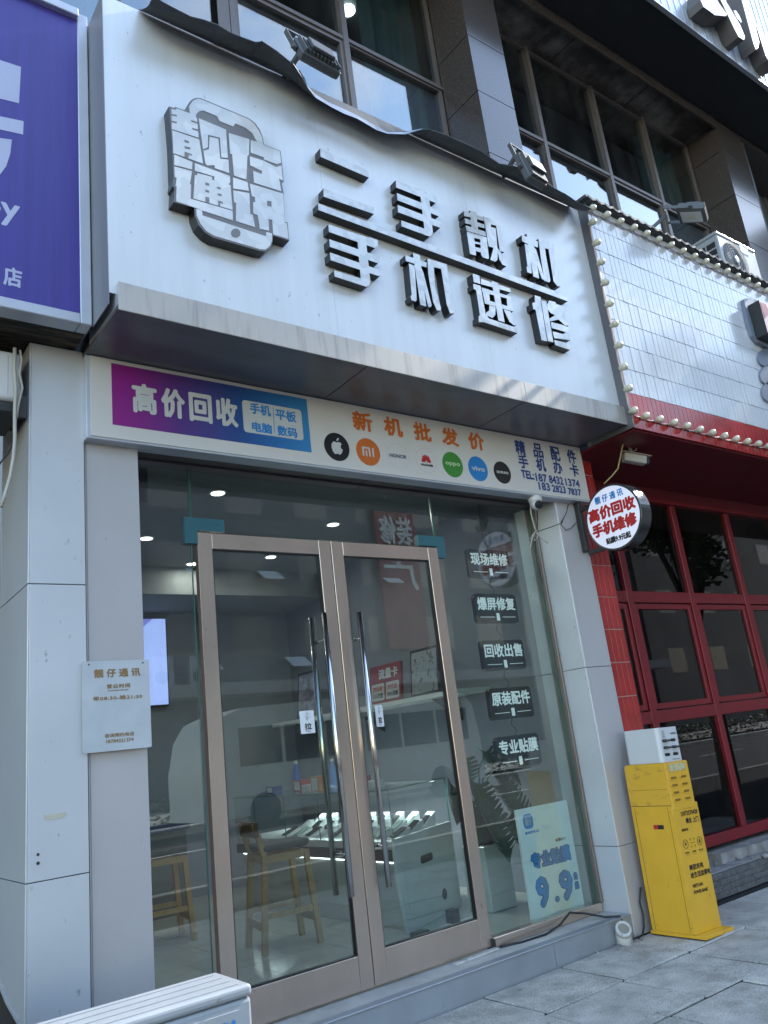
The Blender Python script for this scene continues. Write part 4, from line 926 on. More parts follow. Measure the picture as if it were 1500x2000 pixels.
# ---- dome camera and bullet camera
dm = on(1047, 985, 1, 3.83)
dc = thing('dome_camera', 'white dome camera under the end of the box sign', 'camera', (dm.x, 3.83, bz0))
MB().lathe([(.052, 0), (.054, .012), (.050, .040), (.046, .046)], (dm.x, 3.835, bz0-.001), (0, -.15, -1), 24).build('housing', abs_white, dc, True)
mb = MB(); bmesh.ops.create_uvsphere(mb.b, u_segments=20, v_segments=12, radius=.043); bmesh.ops.translate(mb.b, vec=(dm.x-.004, 3.827, bz0-.058), verts=mb.b.verts[:]); mb.build('ball', abs_white, dc, True)
MB().lathe([(.030, 0), (.030, .022), (.024, .026)], (dm.x-.010, 3.805, bz0-.066), (-.25, -.8, -.45), 20).build('lens_window', ink_k, dc, True)
bc0 = on(1232, 897, 2, 3.30)
bcp = Vector((5.42, 3.56, 3.375))
bc = thing('bullet_camera', 'grey bullet camera with sun hood hanging under the red soffit', 'camera', bcp)
Tb = Matrix.Translation(bcp) @ Matrix.Rotation(math.radians(-28), 4, 'Z') @ Matrix.Rotation(math.radians(14), 4, 'Y')
def bput(mb): bmesh.ops.transform(mb.b, matrix=Tb, verts=mb.b.verts[:]); return mb
bput(MB().box(-.10, .09, -.036, .036, -.036, .034, .012, 2)).build('body', M('cream camera body', (.40, .385, .35), .4), bc)
bput(MB().box(-.115, .125, -.042, .042, .0345, .043, .003)).build('sun_hood', M('tan hood', (.30, .26, .22), .5), bc)
bput(MB().lathe([(.034, 0), (.034, .02), (.026, .026)], (.0905, 0, -.002), (1, 0, 0), 20)).build('lens', M('dark lens', (.03, .04, .06), .15), bc)
MB().tube([bcp+Vector((-.02, 0, .045)), bcp+Vector((-.03, 0, .09)), (bcp.x-.03, bcp.y, tz0-.013)], .010, 8).build('mount', cable_w, bc)
bcable = thing('camera_cable', 'yellowed cables hanging by the bullet camera', 'cable', (5.3, 3.6, 3.3))
q0 = (5.22, 3.50, tz0-.014)
MB().tube([q0, on(1216, 870, 1, 3.5), on(1212, 890, 1, 3.5), on(1207, 915, 1, 3.52), on(1195, 930, 1, 3.56), on(1180, 945, 1, 3.6)], .006, 6).build('cable', M('yellow cable', (.33, .27, .12), .6), bcable, True)
lo_ = [bcp+Vector((-.03+.05*math.cos(k*.5), -.02+.01*math.sin(k), .075+.03*math.sin(k*.5)+.0015*k)) for k in range(22)]
MB().tube(lo_, .003, 5).build('cable_coil', cable_w, bcable, True)
dcb = thing('camera_cable', 'white and black cables tied below the dome camera', 'cable', (4.4, 3.84, 2.8))
y_ = 3.852
for pts, m_, r_ in (([(1036, 985), (1037, 1003), (1044, 1030), (1048, 1040)], cable_w, .005), ([(1049, 998), (1050, 1015), (1049, 1035)], cable_k, .004), ([(1048, 1035), (1040, 1045), (1036, 1052), (1044, 1056), (1052, 1046), (1045, 1038), (1040, 1050)], cable_w, .004),
                    ([(1048, 1038), (1056, 1050), (1070, 1060)], cable_w, .004), ([(1044, 1042), (1038, 1056), (1036, 1070)], cable_w, .004), ([(1050, 1038), (1075, 1030), (1095, 1022), (1101, 1012)], cable_k, .003), ([(1101, 1012), (1096, 1025), (1105, 1035), (1115, 1032), (1126, 1020)], cable_k, .003), ([(1101, 1012), (1107, 1000), (1110, 985)], cable_k, .003), ([(1046, 1050), (1047, 1090), (1060, 1140)], cable_k, .0025)):
    MB().tube([on(u, v, 1, y_ if u > 1080 else 3.862) for u, v in pts], r_, 6).build('cable', m_, dcb, True)

# ---- yellow power bank stand
ks = thing('charging_stand', 'yellow steel power bank stand with black lettering on the pavement', 'stand', (4.98, 3.64, 0))
kx0, kx1, ky0, ky1, kz1 = 4.835, 5.13, 3.48, 3.81, .80
MB().box(kx0-.004, 5.152, 3.405, 3.825, .001, .022, .002).build('base_plate', yellow, ks)
MB().box(kx0, kx0+.004, ky0+.004, ky1-.03, .023, kz1, .001).build('side_panel', yellow, ks)
MB().box(kx0+.0005, kx0+.006, ky1-.029, ky1, .023, kz1, .001).build('rear_edge', yellow, ks)
MB().box(kx0, kx1, ky0, ky0+.0038, .023, kz1, .001).build('front_panel', yellow, ks)
MB().box(kx0+.005, kx1-.002, ky0+.004, ky1-.001, .023, kz1-.003).build('body', yellow, ks)
MB().box(kx0-.001, kx0+.002, ky0+.09, ky0+.17, .655, .682).build('slot', [ink_k], ks)
MB().box(kx0-.0015, kx0+.002, ky0+.135, ky0+.171, .656, .681).build('slot_marker', ink_red, ks)
up = MB(); pts = [(kx0+.003, ky0+.02, 0), (kx0+.003, ky1-.0, 0)]
plate(Fr((kx0+.003, 0, 0), (0, -1, 0), (0, 0, 1)), [[(-ky0-.006, kz1-.02), (-ky0-.006, 1.075), (-ky1+.025, 1.075), (-ky1+.007, 1.068), (-ky1, 1.05), (-ky1, kz1-.02)]], -.01, .002).build('upper_side', yellow_d, ks)
MB().box(kx0+.014, 5.108, ky0+.004, ky1-.06, kz1-.004, 1.075, .004).build('upper_body', yellow, ks)
MB().box(kx0+.016, 5.104, ky0-.002, ky0+.0035, kz1-.03, 1.07, .002).build('upper_front', yellow, ks)
fk = front(ky0-.0025)
for i in range(2):
    for j in range(4):
        cx, czz = kx0+.075+i*.115, .83+j*.047+.004
        sl_ = plate(fk, [rrect(cx-.038, cx+.038, czz-.013, czz+.013, .0125)], 0, .004).build('finger_slot', yellow, ks)
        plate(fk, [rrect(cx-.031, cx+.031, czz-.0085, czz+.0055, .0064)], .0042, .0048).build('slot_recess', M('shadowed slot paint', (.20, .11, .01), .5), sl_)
plate(fk, [rrect(kx0+.05, kx0+.235, 1.015, 1.062, .004)], 0, .0015).build('worn_sticker', M('worn sticker', (.55, .52, .36), .5, c2=(.40, .30, .06), scale=40), ks)
fk2 = front(ky0)
def kt(s, x0, x1, z0, z1, b): text('lettering', fk2, s, kx0+x0, kx0+x1, z0, z1, .0012, ink_k, ks, b)
kt('15973570428', .085, .275, .725, .755, .0012); kt('美女 上门', .125, .272, .675, .712, .0015); kt('美团充电', .06, .135, .632, .650, .0006)
kt('美团充电', .065, .225, .392, .428, .0013); kt('给生活加满电', .065, .290, .345, .381, .0013); kt('MEITUAN', .065, .180, .288, .310, .0010); kt('POWER BANK', .065, .225, .250, .272, .0010)
for i, s in enumerate(('¥', '', '返')):
    cx, czz = kx0+.075+i*.08, .555
    ic = MB()
    if s:
        ic.tube([fk2(cx+.027*math.cos(a*.3), czz+.027*math.sin(a*.3), .0015) for a in range(22)], .0014, 4); add_text(ic, fk2, s, cx-.010, cx+.010, czz-.012, czz+.012, .0015, .001)
    else:
        for sx in (-1, 1):
            for sz in (-1, 1): ic.tube([fk2(cx+sx*.012, czz+sz*.026, .0015), fk2(cx+sx*.024, czz+sz*.026, .0015), fk2(cx+sx*.024, czz+sz*.014, .0015)], .0014, 4)
        ic.tube([fk2(cx-.026, czz, .0015), fk2(cx+.026, czz, .0015)], .0014, 4)
    ic.build('icon', ink_k, ks)
    t2 = MB(); add_text(t2, fk2, ('免押金', '扫码借', '随心还')[i], cx-.022, cx+.022, czz-.060, czz-.048, .0012, .0004); t2.tube([fk2(cx-.024, czz-.07, .001), fk2(cx+.024, czz-.07, .001)], .0006, 4); t2.build('lettering', ink_k, ks)
for z in (.76, .06):
    for y in (ky0+.02, ky1-.05): MB().lathe([(.004, 0), (.003, .002)], (kx0-.0002, y, z), (-1, 0, 0), 8).build('screw', M('brass screw', (.3, .2, .03), .4), ks)
seam = M('dark seam and contact shade', (.06, .035, .005), .7)
MB().box(kx0-.0006, kx0+.003, ky0+.032, ky0+.0345, .03, kz1-.01).build('seam', seam, ks); MB().box(kx0-.0006, kx0+.003, ky1-.031, ky1-.0285, .03, kz1-.01).build('seam', seam, ks)
MB().box(kx0+.0008, kx0+.0035, ky0+.004, ky1, kz1+.0002, kz1+.004).build('seam', seam, ks); MB().box(kx0+.0005, kx0+.0035, ky0+.008, ky1-.004, .905, .9068).build('seam', seam, ks)
MB().box(kx0-.006, 5.154, 3.403, 3.827, .0002, .0009).build('contact_shade', seam, ks)  # thin dark sheet standing in for the contact shade under the base plate
ks.rotation_euler = (0, math.radians(1.6), 0)
pb = thing('power_bank_box', 'white power bank dispenser on top of the yellow stand', 'dispenser', (4.98, 3.64, 1.076))
mb = MB(); mb.box(kx0+.02, 5.095, 3.495, 3.79, 1.0765, 1.305)
es = [e for e in mb.b.edges if abs((e.verts[0].co-e.verts[1].co).z) > .2]; bmesh.ops.bevel(mb.b, geom=es, offset=.03, segments=5, affect='EDGES', profile=.5)
mb.build('casing', abs_white, pb)
fk3 = front(3.4948)
def pbx(i, j): return kx0+.085+i*.095, 1.125+j*.046
for i in range(2):
    for j in range(3):
        cx, czz = pbx(i, j)
        plate(fk3, [rrect(cx-.030, cx+.030, czz-.010, czz+.010, .009)], 0, .001).build('slot', ink_k, pb)
        if (i, j) in ((0, 1), (0, 2), (1, 1)): MB().box(cx-.026, cx+.026, 3.465, 3.4935, czz-.0075, czz+.0075, .006, 3).build('power_bank', M('dark grey plastic', (.05, .05, .055), .35), pb)
text('lettering', fk3, '美团充电', kx0+.165, kx0+.225, 1.255, 1.268, .001, ink_k, pb, .0004); text('lettering', fk3, '请保持设备清洁', kx0+.13, kx0+.22, 1.088, 1.094, .001, ink_k, pb, .0002)
plate(fk3, [rrect(kx0+.065, kx0+.095, 1.235, 1.285, .002)], 0, .001).build('blank_sticker', M('grey sticker', (.35, .35, .36), .5), pb)
pb.rotation_euler = (0, math.radians(1.6), 0); pb.location.x += .030
# ---- drain pipe stub, cables on the step
dp = thing('drain_pipe', 'short white plastic drain elbow stained with plaster beside the step', 'pipe', (4.55, 3.83, 0))
pv = M('dirty pvc', (.52, .51, .48), .5, 0, c2=(.30, .29, .27), scale=18, ramp=(.5, .7))
MB().tube([(4.56, 3.83, -.02), (4.555, 3.828, .05), (4.545, 3.815, .085)], [.058, .052, .045], 16).build('elbow', pv, dp, True)
MB().lathe([(.046, 0), (.052, .003), (.052, .034), (.036, .036), (.034, .006)], (4.543, 3.812, .082), (-.42, -.62, .66), 20).build('collar', pv, dp, True)
MB().lathe([(.035, 0), (.034, .0005)], (4.543-.42*.03, 3.812-.62*.03, .082+.66*.03), (-.42, -.62, .66), 20).build('mouth', M('stained pipe inside', (.22, .20, .16), .7), dp)
bcb = thing('floor_cable', 'black cable running along the step to the yellow stand', 'cable', (4.2, 4.0, .15))
MB().tube([(3.70, 4.075, .150), (3.85, 4.03, .150), (4.05, 4.02, .150), (4.22, 4.05, .165), (4.35, 4.068, .212), (4.45, 4.03, .190), (4.56, 3.955, .152), (4.62, 3.88, .150), (4.615, 3.856, .10), (4.63, 3.83, .012), (4.70, 3.83, .008), (4.76, 3.835, .012), (4.80, 3.845, .05), (4.822, 3.85, .12), (4.812, 3.85, .20), (4.838, 3.84, .29)], .0065, 8).build('cable', cable_k, bcb, True)
bt = thing('cigarette_butt', 'pale cigarette butt lying at the foot of the step', 'litter', (4.2, 3.83, 0))
MB().tube([on(1163, 1856, 2, .006), on(1168, 1861, 2, .006)], .0045, 8).build('butt', M('butt paper', (.6, .52, .38), .7), bt)
mt_ = thing('mortar_patch', 'rough grey mortar patch round the drain pipe at the step corner', 'mortar', (4.6, 3.82, 0))
mb = MB(); bmesh.ops.create_icosphere(mb.b, subdivisions=3, radius=1)
for v in mb.b.verts: v.co = Vector((4.56+v.co.x*(.15+.03*math.sin(v.co.y*9)), 3.825+v.co.y*(.065+.02*math.sin(v.co.x*7)), -.006+v.co.z*(.016+.008*math.sin(v.co.x*11+v.co.y*5))))
mb.build('mortar', concrete, mt_, True)
ds_ = thing('door_stop_rail', 'grimy white strip lying on the step under the right door', 'strip', (3.5, 4.0, .15))
MB().bar((3.30, 4.045, .151), (3.655, 4.06, .153), .035, .012, (0, 1, 0)).build('strip', pv, ds_)
lft_b = thing('power_supply', 'slim black and silver power supply standing in the gap right of the sign', 'power supply', (5.06, 3.36, 3.72))
zq0, zq1 = P(1200, 772, 3.34)[1], P(1186, 732, 3.34)[1]
MB().box(5.035, 5.075, 3.34, 3.39, zq0, zq1, .003).build('case', dark_plastic, lft_b); MB().box(5.04, 5.05, 3.335, 3.339, zq0+.01, zq1-.01).build('metal_strip', chrome, lft_b)
MB().tube([(5.055, 3.36, zq0), (5.06, 3.34, zq0-.04), (5.07, 3.345, zq0-.09), (5.06, 3.36, cz-.02)], .005, 6).build('cable', cable_w, lft_b, True)

# ================================================================== INSIDE THE SHOP
fl_ = structure(MB().box(1.0, 5.04, 4.30, 8.6, .0, .128).build('shop_floor', grout))
bt_ = None; n_ = 0
for i in range(6):
    for j in range(6):
        x0, y0 = 1.0+i*.8, 4.205+j*.8
        x1, y1 = min(x0+.8, 5.03), min(y0+.8, 8.6)
        MB().box(x0+.001, x1-.001, y0+.001, y1-.001, .1285, .1435, .0008).build('floor_tile', int_floor, fl_)
structure(MB().box(5.035, 5.055, 4.31, 8.6, .0, 3.6).box(1.0, 1.02, 4.43, 8.6, 0, 3.6).box(1.0, 5.05, 8.6, 8.7, 0, 3.6).build('shop_wall', int_wall))
structure(MB().box(1.02, 5.034, 4.17, 8.6, 3.40, 3.5).box(1.02, 1.9, 4.9, 8.6, 3.12, 3.399).box(1.9, 5.034, 7.6, 8.6, 3.12, 3.399).build('shop_ceiling', int_ceil))
lit = M('lit downlight', (.9, .9, .9), .5, emit=(1, .97, .92), es=1.2)
for k, (x, y) in enumerate(((2.53, 6.6), (3.98, 5.82), (3.98, 7.0), (2.6, 5.3), (3.3, 7.4))):
    d = thing('downlight', ('lit round downlight seen beside the taupe pillar', 'lit downlight above the left door frame', 'ceiling downlight over the back of the counter', 'ceiling downlight over the bar stool', 'ceiling downlight near the back wall')[k], 'light', (x, y, 3.4), 'recessed shop downlights')
    MB().lathe([(.07, 0), (.07, .008), (.055, .012)], (x, y, 3.398), (0, 0, -1), 24).build('rim', abs_white, d)
    MB().lathe([(.052, 0), (.052, .002)], (x, y, 3.3855), (0, 0, -1), 24).build('diffuser', lit, d)
    la = bpy.data.lights.new('downlight_lamp', 'AREA'); la.shape = 'DISK'; la.size = .1; la.energy = 2.2 if k == 3 else 1.1; la.color = (1, .95, .88)
    lo2 = bpy.data.objects.new('lamp', la); col.objects.link(lo2); lo2.parent = d; lo2.location = (0, 0, -.02)
# display screen on the back wall
tv = thing('display_screen', 'tall lit blue white advertising screen on the back wall', 'screen', (2.95, 8.55, 2.1))
MB().box(2.90, 3.46, 8.52, 8.598, 2.10, 3.06, .006).build('case', dark_plastic, tv)
MB().box(2.915, 3.445, 8.514, 8.519, 2.115, 3.045).build('panel', M('lit screen', (.3, .35, .6), .3, emit=(.34, .42, .86), es=.30), tv)
plate(front(8.513), [[(2.915, 2.80), (3.0, 2.80), (3.30, 3.045), (3.10, 3.045)]], 0, .001).build('screen_stripe', M('lit violet stripe', (.2, .2, .5), .3, emit=(.18, .17, .55), es=.28), tv)
# glass display counter
ct = thing('display_counter', 'white display counter with lit plinth and glass case of phones', 'counter', (4.0, 6, FZ))
cA, cB, cC, cD = (3.62, 4.90), (4.47, 5.30), (4.47, 7.4), (3.64, 7.4)
def ring(pts, z): return [(x, y, z) for x, y in pts]
ins = [(3.60, 4.93), (4.47, 5.32), (4.47, 7.4), (3.60, 7.4)]
foot = [(3.74, 4.98), (4.47, 5.33), (4.47, 7.4), (3.74, 7.4)]
mb = MB(); a = [mb.b.verts.new(p) for p in ring(foot, FZ)]; b2 = [mb.b.verts.new(p) for p in ring([(3.66, 4.94), (4.47, 5.32), (4.47, 7.4), (3.66, 7.4)], .60)]
mb.b.faces.new(a); mb.b.faces.new(b2[::-1])
for i in range(4): mb.b.faces.new((a[i], b2[i], b2[(i+1) % 4], a[(i+1) % 4]))
mb.build('plinth', counter_m, ct)
ep = [(3.604, 4.924), (4.474, 5.310)]; d_ = Vector((ep[1][0]-ep[0][0], ep[1][1]-ep[0][1], 0)).normalized(); nrm = Vector((d_.y, -d_.x, 0))
ef = Fr((ep[0][0], ep[0][1], 0), d_, (0, 0, 1)); Lp = (Vector(ep[1])-Vector(ep[0])).length
endp = plate(ef, [[(.06, FZ+.002), (Lp, FZ+.002), (Lp, .77), (0, .77), (0, .5)]], -.02, .004).build('end_panel', counter_m, ct)
plate(ef, [rrect(.36, .56, .545, .60, .025)], .0045, .0055).build('handle_slot', dark_plastic, endp)
plate(ef, [disc((.68, .28), .04, 24)], .0045, .0055).build('cable_hole', dark_plastic, endp)
MB().prism(ring(ins, .62), (0, 0, .075)).build('drawer_band', M('dark brown band', (.05, .04, .036), .4), ct)
MB().prism(ring([(3.604, 4.935), (4.466, 5.322), (4.466, 7.39), (3.604, 7.39)], .7), (0, 0, .05)).build('display_deck', abs_white, ct)
MB().box(3.655, 3.672, 5.0, 7.38, .602, .614).build('led_strip', M('lit strip', (.9, .95, .95), .5, emit=(.85, .97, 1), es=1.8), ct)
gl_ = MB(); gl_.box(3.600, 3.606, 4.94, 7.4, .7505, 1.10); gl_.build('front_glass', pane_clear, ct)
plate(ef, [[(.004, .772), (Lp-.004, .772), (Lp-.004, 1.10), (.004, 1.10)]], -.006, 0).build('end_glass', pane_clear, ct)
MB().prism(ring([(3.597, 4.92), (4.475, 5.31), (4.475, 7.4), (3.597, 7.4)], 1.1005), (0, 0, .008)).build('top_glass', pane_clear, ct)
ed = MB(); ed.bar((3.597, 4.918, 1.104), (3.597, 7.4, 1.104), .004, .009); ed.bar((3.597, 4.918, 1.104), (4.475, 5.308, 1.104), .004, .009); ed.bar((3.600, 4.92, .76), (3.600, 4.92, 1.1), .006, .006); ed.bar((4.47, 5.312, .77), (4.47, 5.312, 1.1), .012, .012); ed.build('glass_edge', film_edge, ct)
for j in range(3):
    y = 5.9+.55*j; MB().box(3.599, 3.6075, y, y+.004, .75, 1.1).build('glass_joint', film_edge, ct)
li = bpy.data.lights.new('case_light', 'AREA'); li.shape = 'RECTANGLE'; li.size = .04; li.size_y = 2.2; li.energy = 5; li.color = (.9, .98, 1)
MB().box(4.40, 4.43, 5.4, 7.3, 1.085, 1.099).build('case_lamp', M('case lamp tube', (.9, .95, .95), .5, emit=(.9, .98, 1), es=.8), ct)
lio = bpy.data.objects.new('lamp', li); col.objects.link(lio); lio.parent = ct; lio.location = Vector((4.3, 6.3, 1.08))-ct.location
phm = [M('dark phone glass', (.015, .017, .02), .1), M('mint phone back', (.35, .50, .42), .2), M('silver phone back', (.45, .46, .48), .2)]
kk = 0
for r in range(3):
    for j in range(9):
        x, y = 3.72+r*.20, 5.12+j*.2+r*.09
        t = thing('display_phone', 'phone on a stand in the glass counter, %s row, %s from the door' % (('front', 'middle', 'rear')[r], ('first', 'second', 'third', 'fourth', 'fifth', 'sixth', 'seventh', 'eighth', 'ninth')[j]), 'phone', (x, y, .751), 'phones laid out in the glass counter')
        h = .03+.03*r
        MB().prism([(x, y-.045, .7515), (x+.16, y-.045, .7515), (x+.16, y-.045, .7515+h+.03)], (0, .09, 0)).build('stand', abs_white, t)
        ang = math.atan2(h+.03, .16); ph = MB().box(.012, .158, -.036, .036, .002, .010, .002)
        bmesh.ops.transform(ph.b, matrix=Matrix.Translation((x, y, .753)) @ Matrix.Rotation(-ang, 4, 'Y'), verts=ph.b.verts[:]); ph.build('handset', phm[(kk*7) % 3 if kk % 4 else 0], t); kk += 1
# bar stools
def stool(label, cx, cy, rz):
    t = thing('bar_stool', label, 'stool', (cx, cy, FZ), 'wooden bar stools in the shop')
    def L3(p): return Vector((cx, cy, FZ-.001))+Matrix.Rotation(rz, 3, 'Z') @ Vector(p)
    for sx in (-1, 1):
        for sy in (-1, 1):
            b = L3((sx*.205, sy*.185, 0)); top = L3((sx*.155, sy*.165, .62))
            MB().bar(b, top, .040, .030, (1, 0, 0)).build('leg', wood, t)
            if sx < 0: MB().bar(L3((-.155, sy*.165, .6205)), L3((-.215, sy*.155, .845)), .038, .028, (1, 0, 0)).build('back_post', wood, t)
    for sy in (-1, 1): MB().bar(L3((-.15, sy*.164, .598)), L3((.15, sy*.164, .598)), .028, .05, (0, 1, 0)).build('seat_rail', wood, t); MB().bar(L3((-.188, sy*.176, .235)), L3((.188, sy*.176, .235)), .022, .036, (0, 1, 0)).build('stretcher', wood, t)
    for sx in (-1, 1): MB().bar(L3((sx*.155, -.15, .596)), L3((sx*.155, .15, .596)), .024, .05, (1, 0, 0)).build('seat_rail', wood, t); MB().bar(L3((sx*.192, -.17, .17)), L3((sx*.192, .17, .17)), .02, .055, (1, 0, 0)).build('stretcher', wood, t)
    MB().bar(L3((-.205, -.185, .80)), L3((-.205, .185, .80)), .030, .10, (1, 0, 0)).build('backrest', M('brown leather', (.17, .095, .06), .5), t)
    s = MB(); s.box(-.17, .19, -.18, .18, .624, .672, .022, 3)
    for v in s.b.verts: v.co = L3((v.co.x, v.co.y, v.co.z+.03*(v.co.x/.2)**2))
    s.build('seat', seat_m, t)
    return t
stool('wooden bar stool with grey seat behind the left door', 3.055, 5.615, math.radians(-10))
stool('wooden bar stool half hidden behind the left door frame', 2.60, 6.75, math.radians(-8))
# five hanging light box signs in the right window
for k, (s, a, b2) in enumerate((('现场维修', (914, 1131), (996, 1073)), ('爆屏修复', (928, 1216), (1013, 1162)), ('回收出售', (944, 1310), (1029, 1250)), ('原装配件', (959, 1402), (1044, 1344)), ('专业贴膜', (974, 1498), (1057, 1436)))):
    y = 4.32
    xa, za = P(*a, y); xb, zb_ = P(*b2, y); xa, xb = 4.155, 4.595
    zc = (za+zb_)/2; za, zb_ = zc-.112, zc+.112
    t = thing('hanging_sign', ('black hanging sign reading on-site repair, topmost of five in the right window', 'black hanging sign about cracked screens, second from top in the right window', 'black hanging sign about buying and selling, middle of the five', 'black hanging sign about original parts, fourth from top', 'black hanging sign about film fitting, lowest of the five')[k], 'sign', ((xa+xb)/2, y, za), 'black hanging signs in the right window')
    plate(front(y), [rrect(xa, xb, za, zb_, .03)], -.035, 0).build('case', M('black sign face', (.018, .018, .024), .2), t)
    cw = (xb-xa); lw = M('lit white lettering', (.6, .64, .66), .5, emit=(.75, .85, .9), es=.10)
    text('lettering', front(y), s, xa+cw*.05, xb-cw*.05, zc-.015, zc+.085, .002, lw, t, .003)
    d = MB(); d.bar((xa+cw*.08, y-.002, za+.045), (xa+cw*.42, y-.002, za+.045), .004, .002, (0, 0, 1)); d.bar((xa+cw*.60, y-.002, za+.045), (xb-cw*.08, y-.002, za+.045), .004, .002, (0, 0, 1)); d.build('underline', lw, t)
    plate(front(y), [rrect((xa+xb)/2-.016, (xa+xb)/2+.016, za+.018, za+.075, .006)], .001, .002).build('phone_icon', lw, t)
    MB().tube([((xa+xb)/2, y+.02, zb_), ((xa+xb)/2+.03, y+.02, zb_+.03), ((xa+xb)/2-.02, y+.02, zb_+.08), ((xa+xb)/2+.01, y+.02, zb_+.14 if k else 3.39)], .003, 5).build('cord', cable_k, t, True)
# price board leaning in the window
yb = 4.20
bd = thing('price_board', 'white price board with blue 9.9 leaning inside the right window', 'board', (4.4, yb, FZ))
bx = (4.13, 4.655); bz = (FZ+.002, .885)
MB().box(bx[0], bx[1], yb, yb+.02, bz[0], bz[1], .002).build('panel', M('pale green white board', (.86, .88, .86), .5), bd)
fbd = front(yb); bw_, bh_ = bx[1]-bx[0], bz[1]-bz[0]
blue_f = M('sky blue print', (.05, .27, .60), .45)
def btext(s, x0, x1, z0, z1, b, d=.003):
    a, c, e, f = bx[0]+bw_*x0, bx[0]+bw_*x1, bz[0]+bh_*z0, bz[0]+bh_*z1
    text('lettering', fbd, s, a-.004, c+.004, e-.004, f+.004, d-.0015, ink_bl, bd, b+.006); text('lettering', fbd, s, a, c, e, f, d, blue_f, bd, b)
btext('专业贴膜', .13, .89, .47, .61, .004); btext('9', .14, .38, .14, .40, .010); btext('.', .46, .54, .155, .20, .006); btext('9', .58, .84, .14, .40, .010); btext('元', .87, .95, .29, .35, .001); btext('起', .87, .95, .21, .275, .001)
text('lettering', fbd, '贴膜BOY', bx[0]+bw_*.64, bx[0]+bw_*.85, bz[0]+bh_*.655, bz[0]+bh_*.685, .002, ink_k, bd, .0005)
plate(fbd, [rrect(bx[0]+bw_*.10, bx[0]+bw_*.28, bz[0]+bh_*.82, bz[0]+bh_*.95, .03)], .001, .002).build('badge', blue_f, bd); text('lettering', fbd, '靓仔', bx[0]+bw_*.13, bx[0]+bw_*.25, bz[0]+bh_*.85, bz[0]+bh_*.92, .003, ink_w, bd, .001)
text('lettering', fbd, '高端手机店', bx[0]+bw_*.10, bx[0]+bw_*.36, bz[0]+bh_*.775, bz[0]+bh_*.80, .002, blue_f, bd, .0008)
# monstera on a white pedestal
pd = thing('pedestal', 'white box pedestal under the monstera plant', 'pedestal', (4.5, 4.95, FZ))
MB().box(4.36, 4.62, 4.83, 5.09, FZ, .60, .006).build('block', counter_m, pd)
ms = thing('monstera_plant', 'dark green monstera with split leaves behind the right window', 'plant', (4.49, 4.96, .60))
MB().lathe([(.07, 0), (.10, .02), (.115, .17), (.105, .17), (.10, .15)], (4.49, 4.96, .601), (0, 0, 1), 20).build('pot', dark_plastic, ms, True)
def mleaf(base, d, s, Ln, wd):
    base, d = Vector(base), Vector(d).normalized(); s = Vector(s); s = (s-d*s.dot(d)).normalized(); n = s.cross(d)
    mb = MB(); K = 8
    for side in (-1, 1):
        for k in range(K):
            t0, t1 = k/K, (k+.80)/K
            w0 = wd*math.sin(math.pi*min(1, .22+t0*.78))**.6; w1 = wd*math.sin(math.pi*min(1, .22+t1*.78))**.6
            def q(t, w_, dr): return base+d*(Ln*t+dr)+s*(side*w_)-n*(.3*w_*w_/wd-.10*Ln*t*t)
            mb.quad(q(t0, 0, 0), q(min(1, t1+.06), 0, 0), q(t1, w1*.55, -.01), q(t0, w0*.55, -.01)); mb.quad(q(t0, w0*.55, -.01), q(t1, w1*.55, -.01), q(t1-.02, w1, -.04), q(t0+.02, w0, -.04))
    return mb.build('leaf', leaf_m, ms)
for i, (px_, py_, yy, Ln, wd, lean) in enumerate(((905, 1478, 4.75, .26, .13, -.3), (948, 1468, 4.85, .24, .12, .1), (985, 1495, 4.75, .20, .09, .4), (930, 1530, 4.70, .30, .15, -.2), (975, 1535, 4.65, .32, .16, .2), (1000, 1560, 4.70, .28, .13, .3),
        (912, 1565, 4.72, .34, .16, -.15), (955, 1590, 4.62, .36, .17, 0), (990, 1600, 4.66, .30, .15, .25), (890, 1540, 4.9, .30, .14, -.4), (940, 1560, 4.8, .3, .15, .1), (965, 1500, 4.9, .3, .14, .2))):
    b0 = on(px_, py_, 1, yy)
    MB().tube([(4.49, 4.96, .74), ((4.49+b0.x)/2, (4.96+yy)/2+.03, (.9+b0.z)/2+.05), b0], .006, 5).build('stem', leaf_m, ms); mleaf(b0, (lean, -.45, -.75), (1, .25, lean*.4), Ln, wd)
# shelf on the right wall with small goods
sf = thing('wall_shelf', 'pale shelf board on the right wall behind the counter', 'shelf', (4.8, 6.5, 1.72))
MB().box(4.62, 5.034, 5.2, 8.4, 1.76, 1.80, .003).build('board', counter_m, sf)
for y in (5.6, 6.8, 8.0): MB().prism([(5.03, y, 1.759), (4.70, y, 1.759), (5.03, y, 1.55)], (0, .02, 0)).build('bracket', grey_metal, sf)
def leaner(name, label, cat, y0, y1, z1, m_, parts):
    t = thing(name, label, cat, (4.68, (y0+y1)/2, 1.80)); f = Fr((4.66, y1, 1.801), (0, -1, 0), (.12, 0, 1)); Wd = y1-y0
    plate(f, [[(0, 0), (Wd, 0), (Wd, z1), (0, z1)]], -.03, 0).build('board', m_, t); parts(t, f, Wd, z1); return t
def p_red(t, f, w_, h):
    text('lettering', f, '流量卡', w_*.3, w_*.92, h*.62, h*.9, .003, ink_w, t, .004)
    for a in (.06, .53): 
        c = plate(f, [rrect(w_*a, w_*(a+.42), h*.08, h*.52, .02)], .001, .003).build('card', ink_w, t)
        text('lettering', f, '29元含' if a < .3 else '39元含', w_*(a+.06), w_*(a+.36), h*.32, h*.46, .004, ink_red, c, .001); text('lettering', f, '150G流量' if a < .3 else '200G流量', w_*(a+.04), w_*(a+.38), h*.14, h*.27, .004, ink_k, c, .001)
leaner('tariff_board', 'red data plan board with white price cards on the wall shelf', 'board', 6.0, 6.5, .36, M('red board', (.22, .02, .018), .5), p_red)
